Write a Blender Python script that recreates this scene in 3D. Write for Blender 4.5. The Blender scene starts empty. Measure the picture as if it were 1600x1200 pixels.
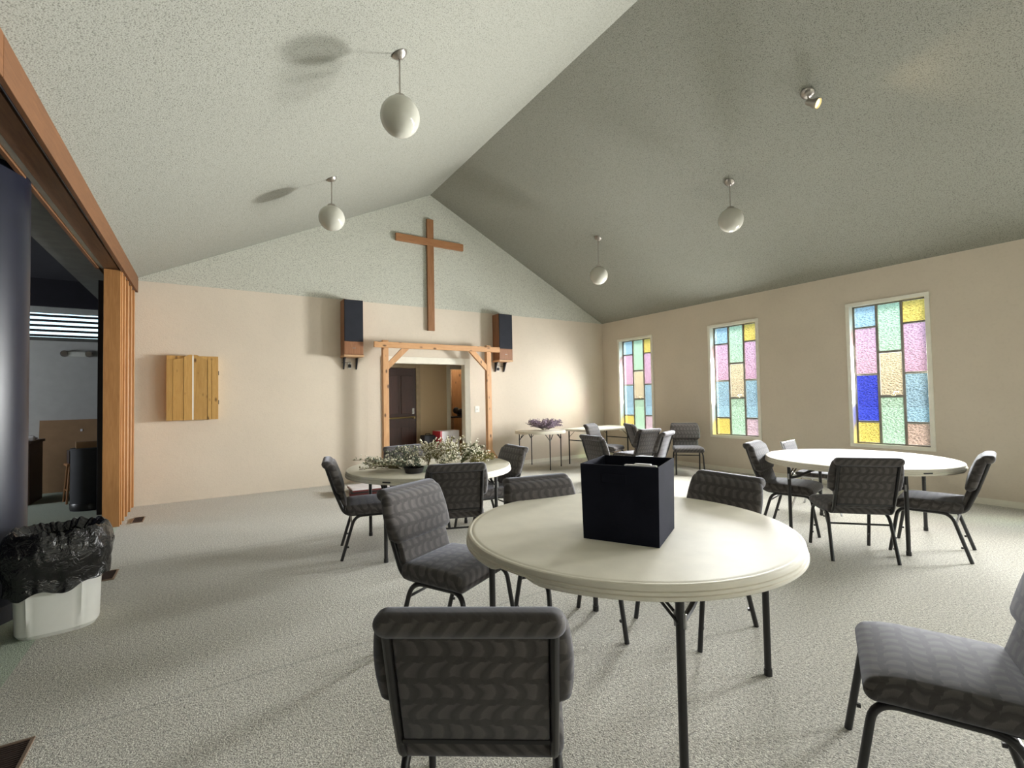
import bpy, math, random
from mathutils import Vector, Matrix, noise as mnoise

random.seed(7)
S = bpy.context.scene
COL = S.collection
PI = math.pi

# ------------------------------------------------------------------ camera
CAM_H = 1.40
F_PX, YAW, PITCH, ROLL = 738.743, 0.571795, 0.0297824, -0.0184350
cyw, syw, cp, sp, cr, sr = math.cos(YAW), math.sin(YAW), math.cos(PITCH), math.sin(PITCH), math.cos(ROLL), math.sin(ROLL)
fwd = Vector((syw*cp, cyw*cp, sp)); rgt = Vector((cyw, -syw, 0)); up = rgt.cross(fwd)
r2 = cr*rgt + sr*up; u2 = -sr*rgt + cr*up
cd = bpy.data.cameras.new('camera'); cam = bpy.data.objects.new('camera', cd); COL.objects.link(cam)
cd.sensor_width = 36.0; cd.lens = F_PX/1600*36.0; cd.clip_start = 0.05; cd.clip_end = 200
M = Matrix((r2, u2, -fwd)).transposed().to_4x4(); M.translation = (0, 0, CAM_H)
cam.matrix_world = M
S.camera = cam

# ------------------------------------------------------------------ room numbers
XR, YB, EAVE = 7.977, 8.35, 3.142          # right wall, back wall, eave height
AX, AZ = 3.583, 5.32                       # ridge
XL = -0.82                                 # face of the wooden header over the wide opening
YF = -7.0                                  # wall behind the camera
SL_L = 0.4856; SL_R = (AZ-EAVE)/(XR-AX)
WIN = [(6.822, 7.840), (4.517, 5.495), (2.217, 3.190)]     # stained windows in view (y ranges)
WIN4 = (-0.08, 0.90); WIN5 = (-2.37, -1.39)
WZ0, WZ1 = 0.60, 2.70
REAR_ADDED = [(-0.1, 1.9), (2.6, 4.6), (5.3, 7.3)]              # unseen windows added behind the camera for extra light

# ------------------------------------------------------------------ world, sun, added fill lamps, exposure
SUN_DIR = Vector((-0.69, 0.72, -0.75)).normalized()
w = bpy.data.worlds.new('World'); S.world = w; w.use_nodes = True
nt = w.node_tree; nt.nodes.clear()
wo = nt.nodes.new('ShaderNodeOutputWorld'); bg = nt.nodes.new('ShaderNodeBackground'); sk = nt.nodes.new('ShaderNodeTexSky')
sk.sky_type = 'NISHITA'; sk.sun_disc = False; sk.sun_elevation = math.radians(37); sk.sun_rotation = math.atan2(0.69, -0.72)
sk.air_density = 1.0; sk.dust_density = 2.5
bg.inputs['Strength'].default_value = 0.42
nt.links.new(sk.outputs[0], bg.inputs[0]); nt.links.new(bg.outputs[0], wo.inputs[0])

sl = bpy.data.lights.new('sun', 'SUN'); so = bpy.data.objects.new('sun', sl); COL.objects.link(so)
sl.energy = 16.0; sl.angle = math.radians(15); sl.color = (1.0, 0.95, 0.86)
so.rotation_euler = SUN_DIR.to_track_quat('-Z', 'Y').to_euler()

def area_fill(name, loc, direction, sx, sy, power, color):
    l = bpy.data.lights.new(name, 'AREA'); o = bpy.data.objects.new(name, l); COL.objects.link(o)
    l.shape = 'RECTANGLE'; l.size = sx; l.size_y = sy; l.energy = power; l.color = color
    o.location = loc; o.rotation_euler = Vector(direction).to_track_quat('-Z', 'Z').to_euler()
    return o
# lamps added just inside the right wall's panes to boost their daylight
for (a, b), pw in zip(WIN+[WIN4, WIN5], (90, 425, 195, 250, 265)):
    # narrow lamp for the main throw, wide one to lift ceiling and gable
    for part, spread in ((0.92, 104), (0.44, 168)):
        area_fill('fill_window', (XR+0.085, (a+b)/2, 1.65), (-1, 0.0, 0.0), 0.86, 1.98, pw*part, (0.975, 0.985, 0.965)).data.spread = math.radians(spread)
area_fill('fill_side_room', (-5.9, 9.2, 1.7), (1, 0.1, 0), 1.2, 1.2, 75, (0.9, 0.95, 1.0))  # added lamp that brightens the side room; no window stands there
for k, (a, b) in enumerate(REAR_ADDED):
    area_fill('fill_rear', ((a+b)/2, YF-0.25, 1.6), (0, 1, 0.05), 1.9, 2.0, 22, (1.0, 0.97, 0.92))  # lamp outside each added rear window, fills the hall from behind

S.view_settings.view_transform = 'Standard'; S.view_settings.look = 'None'
S.view_settings.exposure = 0.5; S.view_settings.gamma = 1.0; S.view_settings.use_curve_mapping = False
cy_ = S.cycles
cy_.use_denoising = True; cy_.max_bounces = 10; cy_.diffuse_bounces = 6; cy_.transparent_max_bounces = 12
cy_.caustics_reflective = False; cy_.caustics_refractive = False; cy_.sample_clamp_indirect = 6.0

# ------------------------------------------------------------------ material helpers
def srgb(r, g, b):
    def f(c):
        c /= 255.0
        return c/12.92 if c <= 0.04045 else ((c+0.055)/1.055)**2.4
    return (f(r), f(g), f(b), 1.0)

class NG:
    def __init__(self, name):
        self.m = bpy.data.materials.new(name); self.m.use_nodes = True
        self.t = self.m.node_tree; self.t.nodes.clear()
        self.out = self.t.nodes.new('ShaderNodeOutputMaterial')
    def n(self, typ, **kw):
        nd = self.t.nodes.new('ShaderNode'+typ)
        for k, v in kw.items():
            if k.startswith('i_'):
                nd.inputs[k[2:].replace('_', ' ')].default_value = v
            else:
                setattr(nd, k, v)
        return nd
    def l(self, a, b): self.t.links.new(a, b)
    def math(self, op, a, b=None, c=None):
        nd = self.t.nodes.new('ShaderNodeMath'); nd.operation = op
        for i, v in enumerate((a, b, c)):
            if v is None: continue
            if isinstance(v, (int, float)): nd.inputs[i].default_value = v
            else: self.l(v, nd.inputs[i])
        return nd.outputs[0]
    def obj(self): return self.n('TexCoord').outputs['Object']
    def mapping(self, vec, scale=(1, 1, 1), rot=(0, 0, 0), loc=(0, 0, 0)):
        mp = self.n('Mapping'); mp.inputs['Scale'].default_value = scale; mp.inputs['Rotation'].default_value = rot
        mp.inputs['Location'].default_value = loc
        self.l(vec, mp.inputs['Vector']); return mp.outputs[0]
    def noise(self, vec, scale, detail=2.0, rough=0.5, dist=0.0):
        nd = self.n('TexNoise'); nd.inputs['Scale'].default_value = scale; nd.inputs['Detail'].default_value = detail
        nd.inputs['Roughness'].default_value = rough; nd.inputs['Distortion'].default_value = dist
        self.l(vec, nd.inputs['Vector']); return nd.outputs['Fac']
    def ramp(self, fac, stops):
        nd = self.n('ValToRGB'); cr_ = nd.color_ramp
        while len(cr_.elements) < len(stops): cr_.elements.new(0.5)
        for e, (p, c) in zip(cr_.elements, stops): e.position = p; e.color = c
        self.l(fac, nd.inputs[0]); return nd.outputs[0]
    def mix(self, fac, a, b, blend='MIX'):
        nd = self.n('Mix'); nd.data_type = 'RGBA'; nd.blend_type = blend
        if isinstance(fac, (int, float)): nd.inputs[0].default_value = fac
        else: self.l(fac, nd.inputs[0])
        for i, v in ((6, a), (7, b)):
            if isinstance(v, tuple): nd.inputs[i].default_value = v
            else: self.l(v, nd.inputs[i])
        return nd.outputs[2]
    def bump(self, h, strength=0.3, dist=0.01):
        nd = self.n('Bump'); nd.inputs['Strength'].default_value = strength; nd.inputs['Distance'].default_value = dist
        self.l(h, nd.inputs['Height']); return nd.outputs[0]
    def bsdf(self, color, rough=0.5, normal=None, metal=0.0, spec=0.5, sheen=0.0, trans=0.0, coat=0.0):
        p = self.n('BsdfPrincipled')
        if isinstance(color, tuple): p.inputs['Base Color'].default_value = color
        else: self.l(color, p.inputs['Base Color'])
        if isinstance(rough, (int, float)): p.inputs['Roughness'].default_value = rough
        else: self.l(rough, p.inputs['Roughness'])
        p.inputs['Metallic'].default_value = metal; p.inputs['Specular IOR Level'].default_value = spec
        p.inputs['Sheen Weight'].default_value = sheen; p.inputs['Transmission Weight'].default_value = trans
        p.inputs['Coat Weight'].default_value = coat
        if normal is not None: self.l(normal, p.inputs['Normal'])
        self.l(p.outputs[0], self.out.inputs[0]); return p

def plain(name, col, rough=0.5, metal=0.0, spec=0.5, bump=0.0, bscale=200, vary=0.12, sheen=0.0):
    g = NG(name); v = g.obj()
    nz = g.noise(v, 9.0, 3)
    c = g.ramp(nz, [(0.3, tuple(x*(1-vary) for x in col[:3])+(1,)), (0.7, tuple(min(1, x*(1+vary)) for x in col[:3])+(1,))])
    nm = g.bump(g.noise(v, bscale, 2), bump, 0.004) if bump else None
    g.bsdf(c, rough, nm, metal, spec, sheen); return g.m

def paint_wall(name, col, bump=0.25):
    g = NG(name); v = g.obj()
    big = g.noise(v, 1.3, 3)
    c = g.ramp(big, [(0.3, tuple(x*0.96 for x in col[:3])+(1,)), (0.7, tuple(x*1.03 for x in col[:3])+(1,))])
    h = g.noise(v, 55, 3, 0.6)
    fine = g.noise(v, 30, 2)
    c2 = g.mix(g.math('MULTIPLY', g.math('SUBTRACT', fine, 0.5), 0.25), c, (0.30, 0.26, 0.2, 1))
    g.bsdf(c2, 0.62, g.bump(h, bump, 0.006), 0, 0.35); return g.m

def popcorn(name, col):
    g = NG(name); v = g.obj()
    n1 = g.noise(v, 108, 1, 0.5); n2 = g.noise(v, 1.1, 3)
    vo = g.n('TexVoronoi'); vo.inputs['Scale'].default_value = 110; g.l(v, vo.inputs['Vector'])
    h = g.math('ADD', n1, g.math('MULTIPLY', vo.outputs['Distance'], -0.6))
    c = g.ramp(n1, [(0.30, tuple(x*0.52 for x in col[:3])+(1,)), (0.47, tuple(x*0.97 for x in col[:3])+(1,)), (0.75, tuple(min(1, x*1.04) for x in col[:3])+(1,))])
    c = g.mix(g.math('MULTIPLY', g.math('SUBTRACT', n2, 0.4), 0.25), c, tuple(x*0.75 for x in col[:3])+(1,))
    g.bsdf(c, 0.9, g.bump(h, 0.35, 0.006), 0, 0.1); return g.m

def carpet(name, dark, mid, light, seam=False):
    g = NG(name); v = g.obj()
    n1 = g.noise(v, 135, 2, 0.75); n3 = g.noise(v, 60, 2, 0.7); n2 = g.noise(v, 0.8, 4, 0.6)
    nn = g.math('ADD', g.math('MULTIPLY', n1, 0.6), g.math('MULTIPLY', n3, 0.4))
    c = g.ramp(nn, [(0.36, dark), (0.5, mid), (0.64, light)])
    c = g.mix(g.math('MULTIPLY', n2, 0.35), c, tuple(x*0.78 for x in mid[:3])+(1,))
    if seam:
        sx = g.n('SeparateXYZ'); g.l(v, sx.inputs[0])
        wob = g.noise(g.mapping(v, (0.9, 0, 0)), 1.0, 2)
        yy = g.math('ADD', sx.outputs[1], g.math('MULTIPLY', wob, 0.10))
        d = g.math('MINIMUM', g.math('ABSOLUTE', g.math('SUBTRACT', yy, 5.38)), g.math('ABSOLUTE', g.math('SUBTRACT', yy, 2.86)))
        ln = g.math('LESS_THAN', d, 0.010); ln = g.math('MULTIPLY', ln, 0.22)
        c = g.mix(ln, c, tuple(x*0.6 for x in dark[:3])+(1,))
    g.bsdf(c, 0.95, g.bump(nn, 0.9, 0.012), 0, 0.05, 0.3); return g.m

def wood(name, c1, c2, axis='z', knots=False, scale=1.0, rough=0.5, coat=0.0):
    g = NG(name); v = g.obj()
    oi = g.n('ObjectInfo')
    sc = {'x': (1.2, 14, 14), 'y': (14, 1.2, 14), 'z': (14, 14, 1.2)}[axis]
    cx = g.n('CombineXYZ'); g.l(g.math('MULTIPLY', oi.outputs['Random'], 37.0), cx.inputs[0]); g.l(g.math('MULTIPLY', oi.outputs['Random'], 11.0), cx.inputs[1])
    va = g.n('VectorMath'); va.operation = 'ADD'; g.l(v, va.inputs[0]); g.l(cx.outputs[0], va.inputs[1])
    vv = g.mapping(va.outputs[0], tuple(s*scale for s in sc))
    n1 = g.noise(vv, 2.2, 5, 0.6, 1.2); n2 = g.noise(vv, 12, 3, 0.5)
    f = g.math('ADD', g.math('MULTIPLY', n1, 0.75), g.math('MULTIPLY', n2, 0.25))
    c = g.ramp(f, [(0.3, c1), (0.7, c2)])
    tone = g.math('ADD', g.math('MULTIPLY', oi.outputs['Random'], 0.30), 0.85)
    hs = g.n('HueSaturation'); g.l(tone, hs.inputs['Value']); g.l(c, hs.inputs['Color']); c = hs.outputs[0]
    if knots:
        vo = g.n('TexVoronoi'); vo.inputs['Scale'].default_value = 5.5; vo.inputs['Randomness'].default_value = 1.0
        ks = {'x': (0.8, 1.6, 1.6), 'y': (1.6, 0.8, 1.6), 'z': (1.6, 1.6, 0.8)}[axis]
        g.l(g.mapping(va.outputs[0], ks), vo.inputs['Vector'])
        k = g.math('LESS_THAN', vo.outputs['Distance'], 0.19)
        k2 = g.ramp(vo.outputs['Distance'], [(0.08, (1, 1, 1, 1)), (0.20, (0, 0, 0, 1))])
        c = g.mix(g.math('MULTIPLY', k, g.math('MULTIPLY', k2, 0.9)), c, (0.07, 0.03, 0.012, 1))
    g.bsdf(c, rough, g.bump(f, 0.12, 0.003), 0, 0.4, coat=coat); return g.m

def fabric(name, back):
    g = NG(name); v = g.obj()
    sx = g.n('SeparateXYZ'); g.l(v, sx.inputs[0])
    wob = g.math('MULTIPLY', g.math('SUBTRACT', g.noise(v, 24, 2), 0.5), 0.022)
    if back:
        U = g.math('DIVIDE', g.math('ADD', g.math('ADD', sx.outputs[0], g.math('MULTIPLY', sx.outputs[1], 0.8)), wob), 0.056)
        V = g.math('DIVIDE', g.math('ADD', sx.outputs[2], wob), 0.066)
    else:
        U = g.math('DIVIDE', g.math('ADD', g.math('ADD', sx.outputs[0], g.math('MULTIPLY', sx.outputs[2], 1.0)), wob), 0.056)
        V = g.math('DIVIDE', g.math('ADD', g.math('ADD', sx.outputs[1], g.math('MULTIPLY', sx.outputs[2], 0.5)), wob), 0.066)
    row = g.math('FLOOR', V); fv = g.math('FRACT', V)
    sh = g.math('MULTIPLY', g.math('MODULO', row, 2.0), 0.37)
    fu = g.math('FRACT', g.math('ADD', U, sh))
    odd = g.math('ABSOLUTE', g.math('MODULO', row, 2.0))
    fu = g.math('ADD', g.math('MULTIPLY', fu, g.math('SUBTRACT', 1.0, odd)), g.math('MULTIPLY', g.math('SUBTRACT', 1.0, fu), odd))
    curve = g.math('MULTIPLY', g.math('SINE', g.math('MULTIPLY', fv, PI)), 0.32)
    saw = g.math('FRACT', g.math('ADD', fu, curve))
    ex = g.math('DIVIDE', g.math('SUBTRACT', fu, 0.42), 0.46); ey = g.math('DIVIDE', g.math('SUBTRACT', fv, 0.16), 0.17)
    el = g.math('ADD', g.math('MULTIPLY', ex, ex), g.math('MULTIPLY', ey, ey))
    lens = g.math('LESS_THAN', el, 1.0)
    c = g.ramp(saw, [(0.0, (0.042, 0.038, 0.036, 1)), (0.36, (0.058, 0.053, 0.050, 1)), (0.46, (0.088, 0.081, 0.074, 1)), (0.86, (0.070, 0.064, 0.060, 1)), (1.0, (0.046, 0.042, 0.040, 1))])
    c = g.mix(g.math('MULTIPLY', lens, 0.75), c, (0.040, 0.036, 0.034, 1))
    th = g.noise(g.mapping(v, (900, 900, 160)), 1.0, 1)
    c = g.mix(0.35, c, g.ramp(th, [(0.3, (0.5, 0.5, 0.5, 1)), (0.7, (1, 1, 1, 1))]), 'MULTIPLY')
    c = g.mix(1.0, c, (1.3, 1.28, 1.30, 1), 'MULTIPLY')
    p = g.bsdf(c, 0.85, g.bump(th, 0.15, 0.001), 0, 0.2, 0.28)
    p.inputs['Sheen Roughness'].default_value = 0.45; p.inputs['Sheen Tint'].default_value = (0.75, 0.78, 0.9, 1)
    return g.m

def stained(name, col, t=0.345):
    g = NG(name); v = g.obj()
    vo = g.n('TexVoronoi'); vo.inputs['Scale'].default_value = 38; g.l(g.mapping(v, (1, 0.8, 1.7)), vo.inputs['Vector'])
    nz = g.noise(v, 45, 2)
    h = g.math('ADD', vo.outputs['Distance'], g.math('MULTIPLY', nz, 0.5))
    nm = g.bump(h, 0.9, 0.02)
    k = g.ramp(h, [(0.30, (0.60, 0.60, 0.60, 1)), (0.68, (1, 1, 1, 1))])
    c = g.mix(1.0, k, tuple((x*t)**0.5 for x in col[:3])+(1,), 'MULTIPLY')
    tr = g.n('BsdfTransparent'); g.l(c, tr.inputs[0])
    tl = g.n('BsdfTranslucent'); g.l(c, tl.inputs[0]); g.l(nm, tl.inputs['Normal'])
    gl = g.n('BsdfGlossy'); gl.inputs['Roughness'].default_value = 0.18; g.l(nm, gl.inputs['Normal'])
    m1 = g.n('MixShader'); m1.inputs[0].default_value = 0.25; g.l(tr.outputs[0], m1.inputs[1]); g.l(tl.outputs[0], m1.inputs[2])
    m2 = g.n('MixShader'); m2.inputs[0].default_value = 0.015; g.l(m1.outputs[0], m2.inputs[1]); g.l(gl.outputs[0], m2.inputs[2])
    g.l(m2.outputs[0], g.out.inputs[0]); return g.m

def clear_glass(name, tint=(0.95, 0.98, 0.97, 1)):
    g = NG(name)
    nz = g.noise(g.obj(), 3.0, 2)
    c = g.ramp(nz, [(0.3, tuple(x*0.97 for x in tint[:3])+(1,)), (0.7, tint)])
    tr = g.n('BsdfTransparent'); g.l(c, tr.inputs[0])
    gl = g.n('BsdfGlossy'); gl.inputs['Roughness'].default_value = 0.03
    m2 = g.n('MixShader'); m2.inputs[0].default_value = 0.08; g.l(tr.outputs[0], m2.inputs[1]); g.l(gl.outputs[0], m2.inputs[2])
    g.l(m2.outputs[0], g.out.inputs[0]); return g.m

def emit(name, col, st):
    g = NG(name); e = g.n('Emission'); e.inputs['Strength'].default_value = st
    nz = g.noise(g.obj(), 20, 1); c = g.ramp(nz, [(0.2, tuple(x*0.95 for x in col[:3])+(1,)), (0.8, col)])
    g.l(c, e.inputs[0]); g.l(e.outputs[0], g.out.inputs[0]); return g.m

MAT = dict(
    tan=paint_wall('tan_wall_paint', (0.65, 0.575, 0.475)),
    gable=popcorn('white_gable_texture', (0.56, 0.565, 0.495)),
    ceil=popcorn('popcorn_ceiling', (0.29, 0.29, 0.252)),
    carpet=carpet('speckled_carpet', (0.13, 0.125, 0.105, 1), (0.47, 0.45, 0.385, 1), (0.80, 0.78, 0.69, 1), True),
    green=carpet('green_carpet', (0.26, 0.32, 0.23, 1), (0.38, 0.45, 0.34, 1), (0.50, 0.57, 0.46, 1)),
    trim=plain('cream_trim_paint', (0.78, 0.75, 0.65), 0.4, vary=0.04),
    winframe=plain('window_frame_paint', (0.86, 0.84, 0.74), 0.4, vary=0.04),
    muntin=plain('grey_muntin', (0.20, 0.19, 0.165), 0.5),
    header=wood('header_wood', (0.105, 0.042, 0.013, 1), (0.175, 0.073, 0.025, 1), 'y', rough=0.7),
    soffitwood=wood('soffit_wood', (0.12, 0.055, 0.028, 1), (0.20, 0.10, 0.05, 1), 'y'),
    panel=wood('partition_wood', (0.30, 0.135, 0.045, 1), (0.43, 0.215, 0.080, 1), 'z', rough=0.4),
    cross=wood('cross_wood', (0.24, 0.105, 0.042, 1), (0.36, 0.175, 0.078, 1), 'z'),
    crossx=wood('cross_wood_across', (0.24, 0.105, 0.042, 1), (0.36, 0.175, 0.078, 1), 'x'),
    arch=wood('cedar_post', (0.46, 0.235, 0.10, 1), (0.62, 0.36, 0.18, 1), 'z', True),
    archx=wood('cedar_beam', (0.44, 0.225, 0.095, 1), (0.58, 0.33, 0.16, 1), 'x', True),
    pine=wood('knotty_pine', (0.40, 0.225, 0.062, 1), (0.55, 0.34, 0.115, 1), 'z', True, rough=0.4),
    walnut=wood('speaker_walnut', (0.20, 0.085, 0.04, 1), (0.32, 0.15, 0.075, 1), 'z', rough=0.4),
    oak=wood('oak_shelf', (0.42, 0.24, 0.12, 1), (0.55, 0.35, 0.20, 1), 'x'),
    grille=plain('black_grille_cloth', (0.012, 0.014, 0.022), 0.9, bump=0.4, bscale=500),
    black=plain('black_metal', (0.014, 0.013, 0.014), 0.35, spec=0.5),
    blackmatte=plain('black_paint', (0.018, 0.018, 0.024), 0.75),
    chrome=plain('chrome_tube', (0.62, 0.62, 0.63), 0.18, metal=1.0, vary=0.03),
    nickel=plain('brushed_nickel', (0.42, 0.39, 0.36), 0.3, metal=1.0, vary=0.05),
    plastic=plain('cream_table_plastic', (0.72, 0.68, 0.58), 0.55, spec=0.3, bump=0.12, bscale=330, vary=0.04),
    plasticrim=plain('cream_table_rim', (0.60, 0.56, 0.48), 0.42, vary=0.03),
    tagp=plain('dark_label_plate', (0.03, 0.03, 0.03), 0.5),
    seat=fabric('chair_fabric_seat', False), back=fabric('chair_fabric_back', True),
    binc=plain('navy_bin_cloth', (0.012, 0.013, 0.021), 0.95, spec=0.08, bump=0.25, bscale=600, sheen=0.0),
    white=plain('white_plastic', (0.74, 0.74, 0.70), 0.35, vary=0.03),
    opal=plain('opal_glass', (0.48, 0.47, 0.41), 0.08, vary=0.02),
    stem=plain('dry_stem', (0.16, 0.12, 0.07), 0.8),
    leafA=plain('sage_leaf', (0.16, 0.185, 0.09), 0.7, vary=0.3), leafB=plain('olive_leaf', (0.23, 0.21, 0.07), 0.7, vary=0.3),
    leafC=plain('silver_leaf', (0.21, 0.25, 0.19), 0.7, vary=0.3),
    bloom=plain('white_blossom', (0.74, 0.70, 0.57), 0.7, vary=0.08), lilac=plain('lilac_blossom', (0.36, 0.28, 0.37), 0.8, vary=0.25),
    lilac2=plain('lilac_leaf', (0.27, 0.23, 0.29), 0.8, vary=0.3),
    brown=wood('brown_door_wood', (0.045, 0.018, 0.015, 1), (0.075, 0.030, 0.024, 1), 'z', rough=0.35),
    brass=plain('brass', (0.55, 0.42, 0.20), 0.3, metal=1.0), maroon=plain('maroon_card', (0.12, 0.02, 0.02), 0.5), red=plain('red_card', (0.42, 0.025, 0.04), 0.4),
    whitecard=plain('white_card', (0.72, 0.70, 0.73), 0.4), card=plain('brown_cardboard', (0.34, 0.21, 0.115), 0.9, vary=0.06),
    grey=plain('grey_wall', (0.50, 0.50, 0.49), 0.8, vary=0.04), darkceil=plain('dark_ceiling', (0.010, 0.009, 0.016), 0.9),
    soff=plain('grey_soffit', (0.10, 0.10, 0.092), 0.8), strip=plain('pale_strip', (0.42, 0.43, 0.42), 0.5),
    column=plain('black_vinyl_column', (0.007, 0.008, 0.015), 0.34, spec=0.22, bump=0.05, bscale=60),
    desk=wood('dark_desk_wood', (0.05, 0.03, 0.022, 1), (0.09, 0.055, 0.04, 1), 'x'),
    stool=wood('stool_wood', (0.30, 0.13, 0.05, 1), (0.42, 0.21, 0.09, 1), 'z'),
    vent=plain('tan_vent_metal', (0.22, 0.155, 0.11), 0.45, metal=0.3), ventd=plain('dark_vent', (0.05, 0.03, 0.025), 0.6),
    steel=plain('steel_plate', (0.5, 0.5, 0.5), 0.3, metal=1.0),
    glass=clear_glass('clear_glass'), jarglass=clear_glass('jar_glass', (0.85, 0.9, 0.9, 1)),
    hot=emit('lit_bulb', (1.0, 0.80, 0.34, 1), 2.6),
    outside=plain('outside_ground', (0.15, 0.17, 0.12), 0.9, vary=0.2),
    alcove=paint_wall('alcove_paint', (0.58, 0.45, 0.29)),
)
g_ = NG('black_bag_plastic'); v_ = g_.obj(); h_ = g_.noise(v_, 14, 4, 0.6, 0.8)
g_.bsdf((0.008, 0.008, 0.009, 1), 0.16, g_.bump(h_, 0.8, 0.03), 0, 0.6); MAT['bag'] = g_.m

# ------------------------------------------------------------------ mesh builder
class MB:
    def __init__(self): self.v = []; self.f = []
    def add(self, vs, fs):
        o = len(self.v); self.v += [tuple(x) for x in vs]; self.f += [tuple(i+o for i in f) for f in fs]; return self
    def box(self, x0, x1, y0, y1, z0, z1, mat=None):
        vs = [(x, y, z) for z in (z0, z1) for y in (y0, y1) for x in (x0, x1)]
        if mat is not None: vs = [mat @ Vector(p) for p in vs]
        return self.add(vs, [(0, 2, 3, 1), (4, 5, 7, 6), (0, 1, 5, 4), (2, 6, 7, 3), (0, 4, 6, 2), (1, 3, 7, 5)])
    def cbox(self, x0, x1, y0, y1, z0, z1, c=0.004, mat=None):
        """box with chamfered edges"""
        return self.rbox(((x0+x1)/2, (y0+y1)/2, (z0+z1)/2), (abs(x1-x0)/2, abs(y1-y0)/2, abs(z1-z0)/2), c, 1, (1, 1, 1), None, mat)
    def rbox(self, c, h, r, seg=3, mid=(3, 3, 3), warp=None, mat=None):
        """rounded box; warp(x,y,z) on local coordinates"""
        r = min(r, h[0]*0.999, h[1]*0.999, h[2]*0.999)
        ax = []
        for i in range(3):
            a = []
            for k in range(seg): a.append(('e', -1, -math.cos(PI/2*0)*1.0 if False else k/seg))
            inner = h[i]-r
            m = mid[i]
            pts = [-h[i] + r*(k/seg) for k in range(seg)] + [-inner + 2*inner*k/m for k in range(m+1)] + [inner + r*((k+1)/seg) for k in range(seg)]
            ax.append(pts)
        n = [len(a) for a in ax]; idx = {}; vs = []; fs = []
        def vert(i, j, k):
            key = (i, j, k)
            if key in idx: return idx[key]
            P = [ax[0][i], ax[1][j], ax[2][k]]
            Q = [max(-(h[a]-r), min(h[a]-r, P[a])) for a in range(3)]
            d = [P[a]-Q[a] for a in range(3)]
            # cube direction -> sphere
            L = math.sqrt(sum(x*x for x in d))
            if L > 1e-9: P = [Q[a]+d[a]/L*r for a in range(3)]
            if warp: P = list(warp(*P))
            P = Vector((P[0]+c[0], P[1]+c[1], P[2]+c[2]))
            if mat is not None: P = mat @ P
            idx[key] = len(vs); vs.append(P); return idx[key]
        for a in range(3):
            b, cc = (a+1) % 3, (a+2) % 3
            for side in (0, n[a]-1):
                for p in range(n[b]-1):
                    for q in range(n[cc]-1):
                        def mk(pp, qq):
                            t = [0, 0, 0]; t[a] = side; t[b] = pp; t[cc] = qq; return vert(*t)
                        f = [mk(p, q), mk(p+1, q), mk(p+1, q+1), mk(p, q+1)]
                        if side == 0: f.reverse()
                        fs.append(f)
        return self.add(vs, fs)
    def tube(self, path, r, n=8, ry=None, cap=True):
        P = [Vector(p) for p in path]; rr = r if isinstance(r, (list, tuple)) else [r]*len(P)
        vs = []; fs = []
        t0 = (P[1]-P[0]).normalized()
        ref = Vector((0, 0, 1)) if abs(t0.z) < 0.9 else Vector((1, 0, 0))
        nrm = (ref - t0*ref.dot(t0)).normalized()
        for i, p in enumerate(P):
            t = (P[min(i+1, len(P)-1)]-P[max(i-1, 0)]).normalized()
            nrm = (nrm - t*nrm.dot(t)).normalized(); bn = t.cross(nrm)
            for k in range(n):
                a = 2*PI*k/n
                vs.append(p + nrm*math.cos(a)*rr[i] + bn*math.sin(a)*(rr[i] if ry is None else ry))
        for i in range(len(P)-1):
            for k in range(n):
                k2 = (k+1) % n
                fs.append((i*n+k, i*n+k2, (i+1)*n+k2, (i+1)*n+k))
        if cap:
            fs.append(tuple(range(n-1, -1, -1))); fs.append(tuple((len(P)-1)*n+k for k in range(n)))
        return self.add(vs, fs)
    def lathe(self, prof, n=32, c=(0, 0, 0), mat=None, zmod=None):
        vs = []; fs = []; m = len(prof)
        for k in range(n):
            a = 2*PI*k/n
            for j, (r, z) in enumerate(prof):
                if zmod: z = zmod(j, a, r, z)
                p = Vector((c[0]+r*math.cos(a), c[1]+r*math.sin(a), c[2]+z))
                vs.append(mat @ p if mat is not None else p)
        for k in range(n):
            k2 = (k+1) % n
            for j in range(m-1): fs.append((k*m+j, k2*m+j, k2*m+j+1, k*m+j+1))
        return self.add(vs, fs)
    def sphere(self, c, r, n=16, m=10, sz=1.0, warp=None):
        prof = [(r*math.sin(PI*j/m), -r*sz*math.cos(PI*j/m)) for j in range(m+1)]
        prof[0] = (1e-5, -r*sz); prof[-1] = (1e-5, r*sz)
        return self.lathe(prof, n, c)
    def extr(self, poly, axis, a0, a1, mat=None):
        """extrude a polygon (2-D points) along an axis"""
        def p3(p, a): return {'x': (a, p[0], p[1]), 'y': (p[0], a, p[1]), 'z': (p[0], p[1], a)}[axis]
        n = len(poly); vs = [Vector(p3(p, a0)) for p in poly]+[Vector(p3(p, a1)) for p in poly]
        if mat is not None: vs = [mat @ q for q in vs]
        fs = [tuple(range(n-1, -1, -1)), tuple(range(n, 2*n))]+[(i, (i+1) % n, (i+1) % n+n, i+n) for i in range(n)]
        return self.add(vs, fs)
    def build(self, name, mat, parent=None, smooth=None, loc=None):
        me = bpy.data.meshes.new(name); me.from_pydata(self.v, [], self.f)
        import bmesh
        bm = bmesh.new(); bm.from_mesh(me); bmesh.ops.recalc_face_normals(bm, faces=bm.faces); bm.to_mesh(me); bm.free()
        if smooth:
            me.polygons.foreach_set('use_smooth', [True]*len(me.polygons))
            me.set_sharp_from_angle(angle=math.radians(smooth))
        me.materials.append(MAT[mat] if isinstance(mat, str) else mat)
        o = bpy.data.objects.new(name, me); COL.objects.link(o)
        if parent is not None: o.parent = parent
        if loc is not None: o.location = loc
        return o

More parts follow.
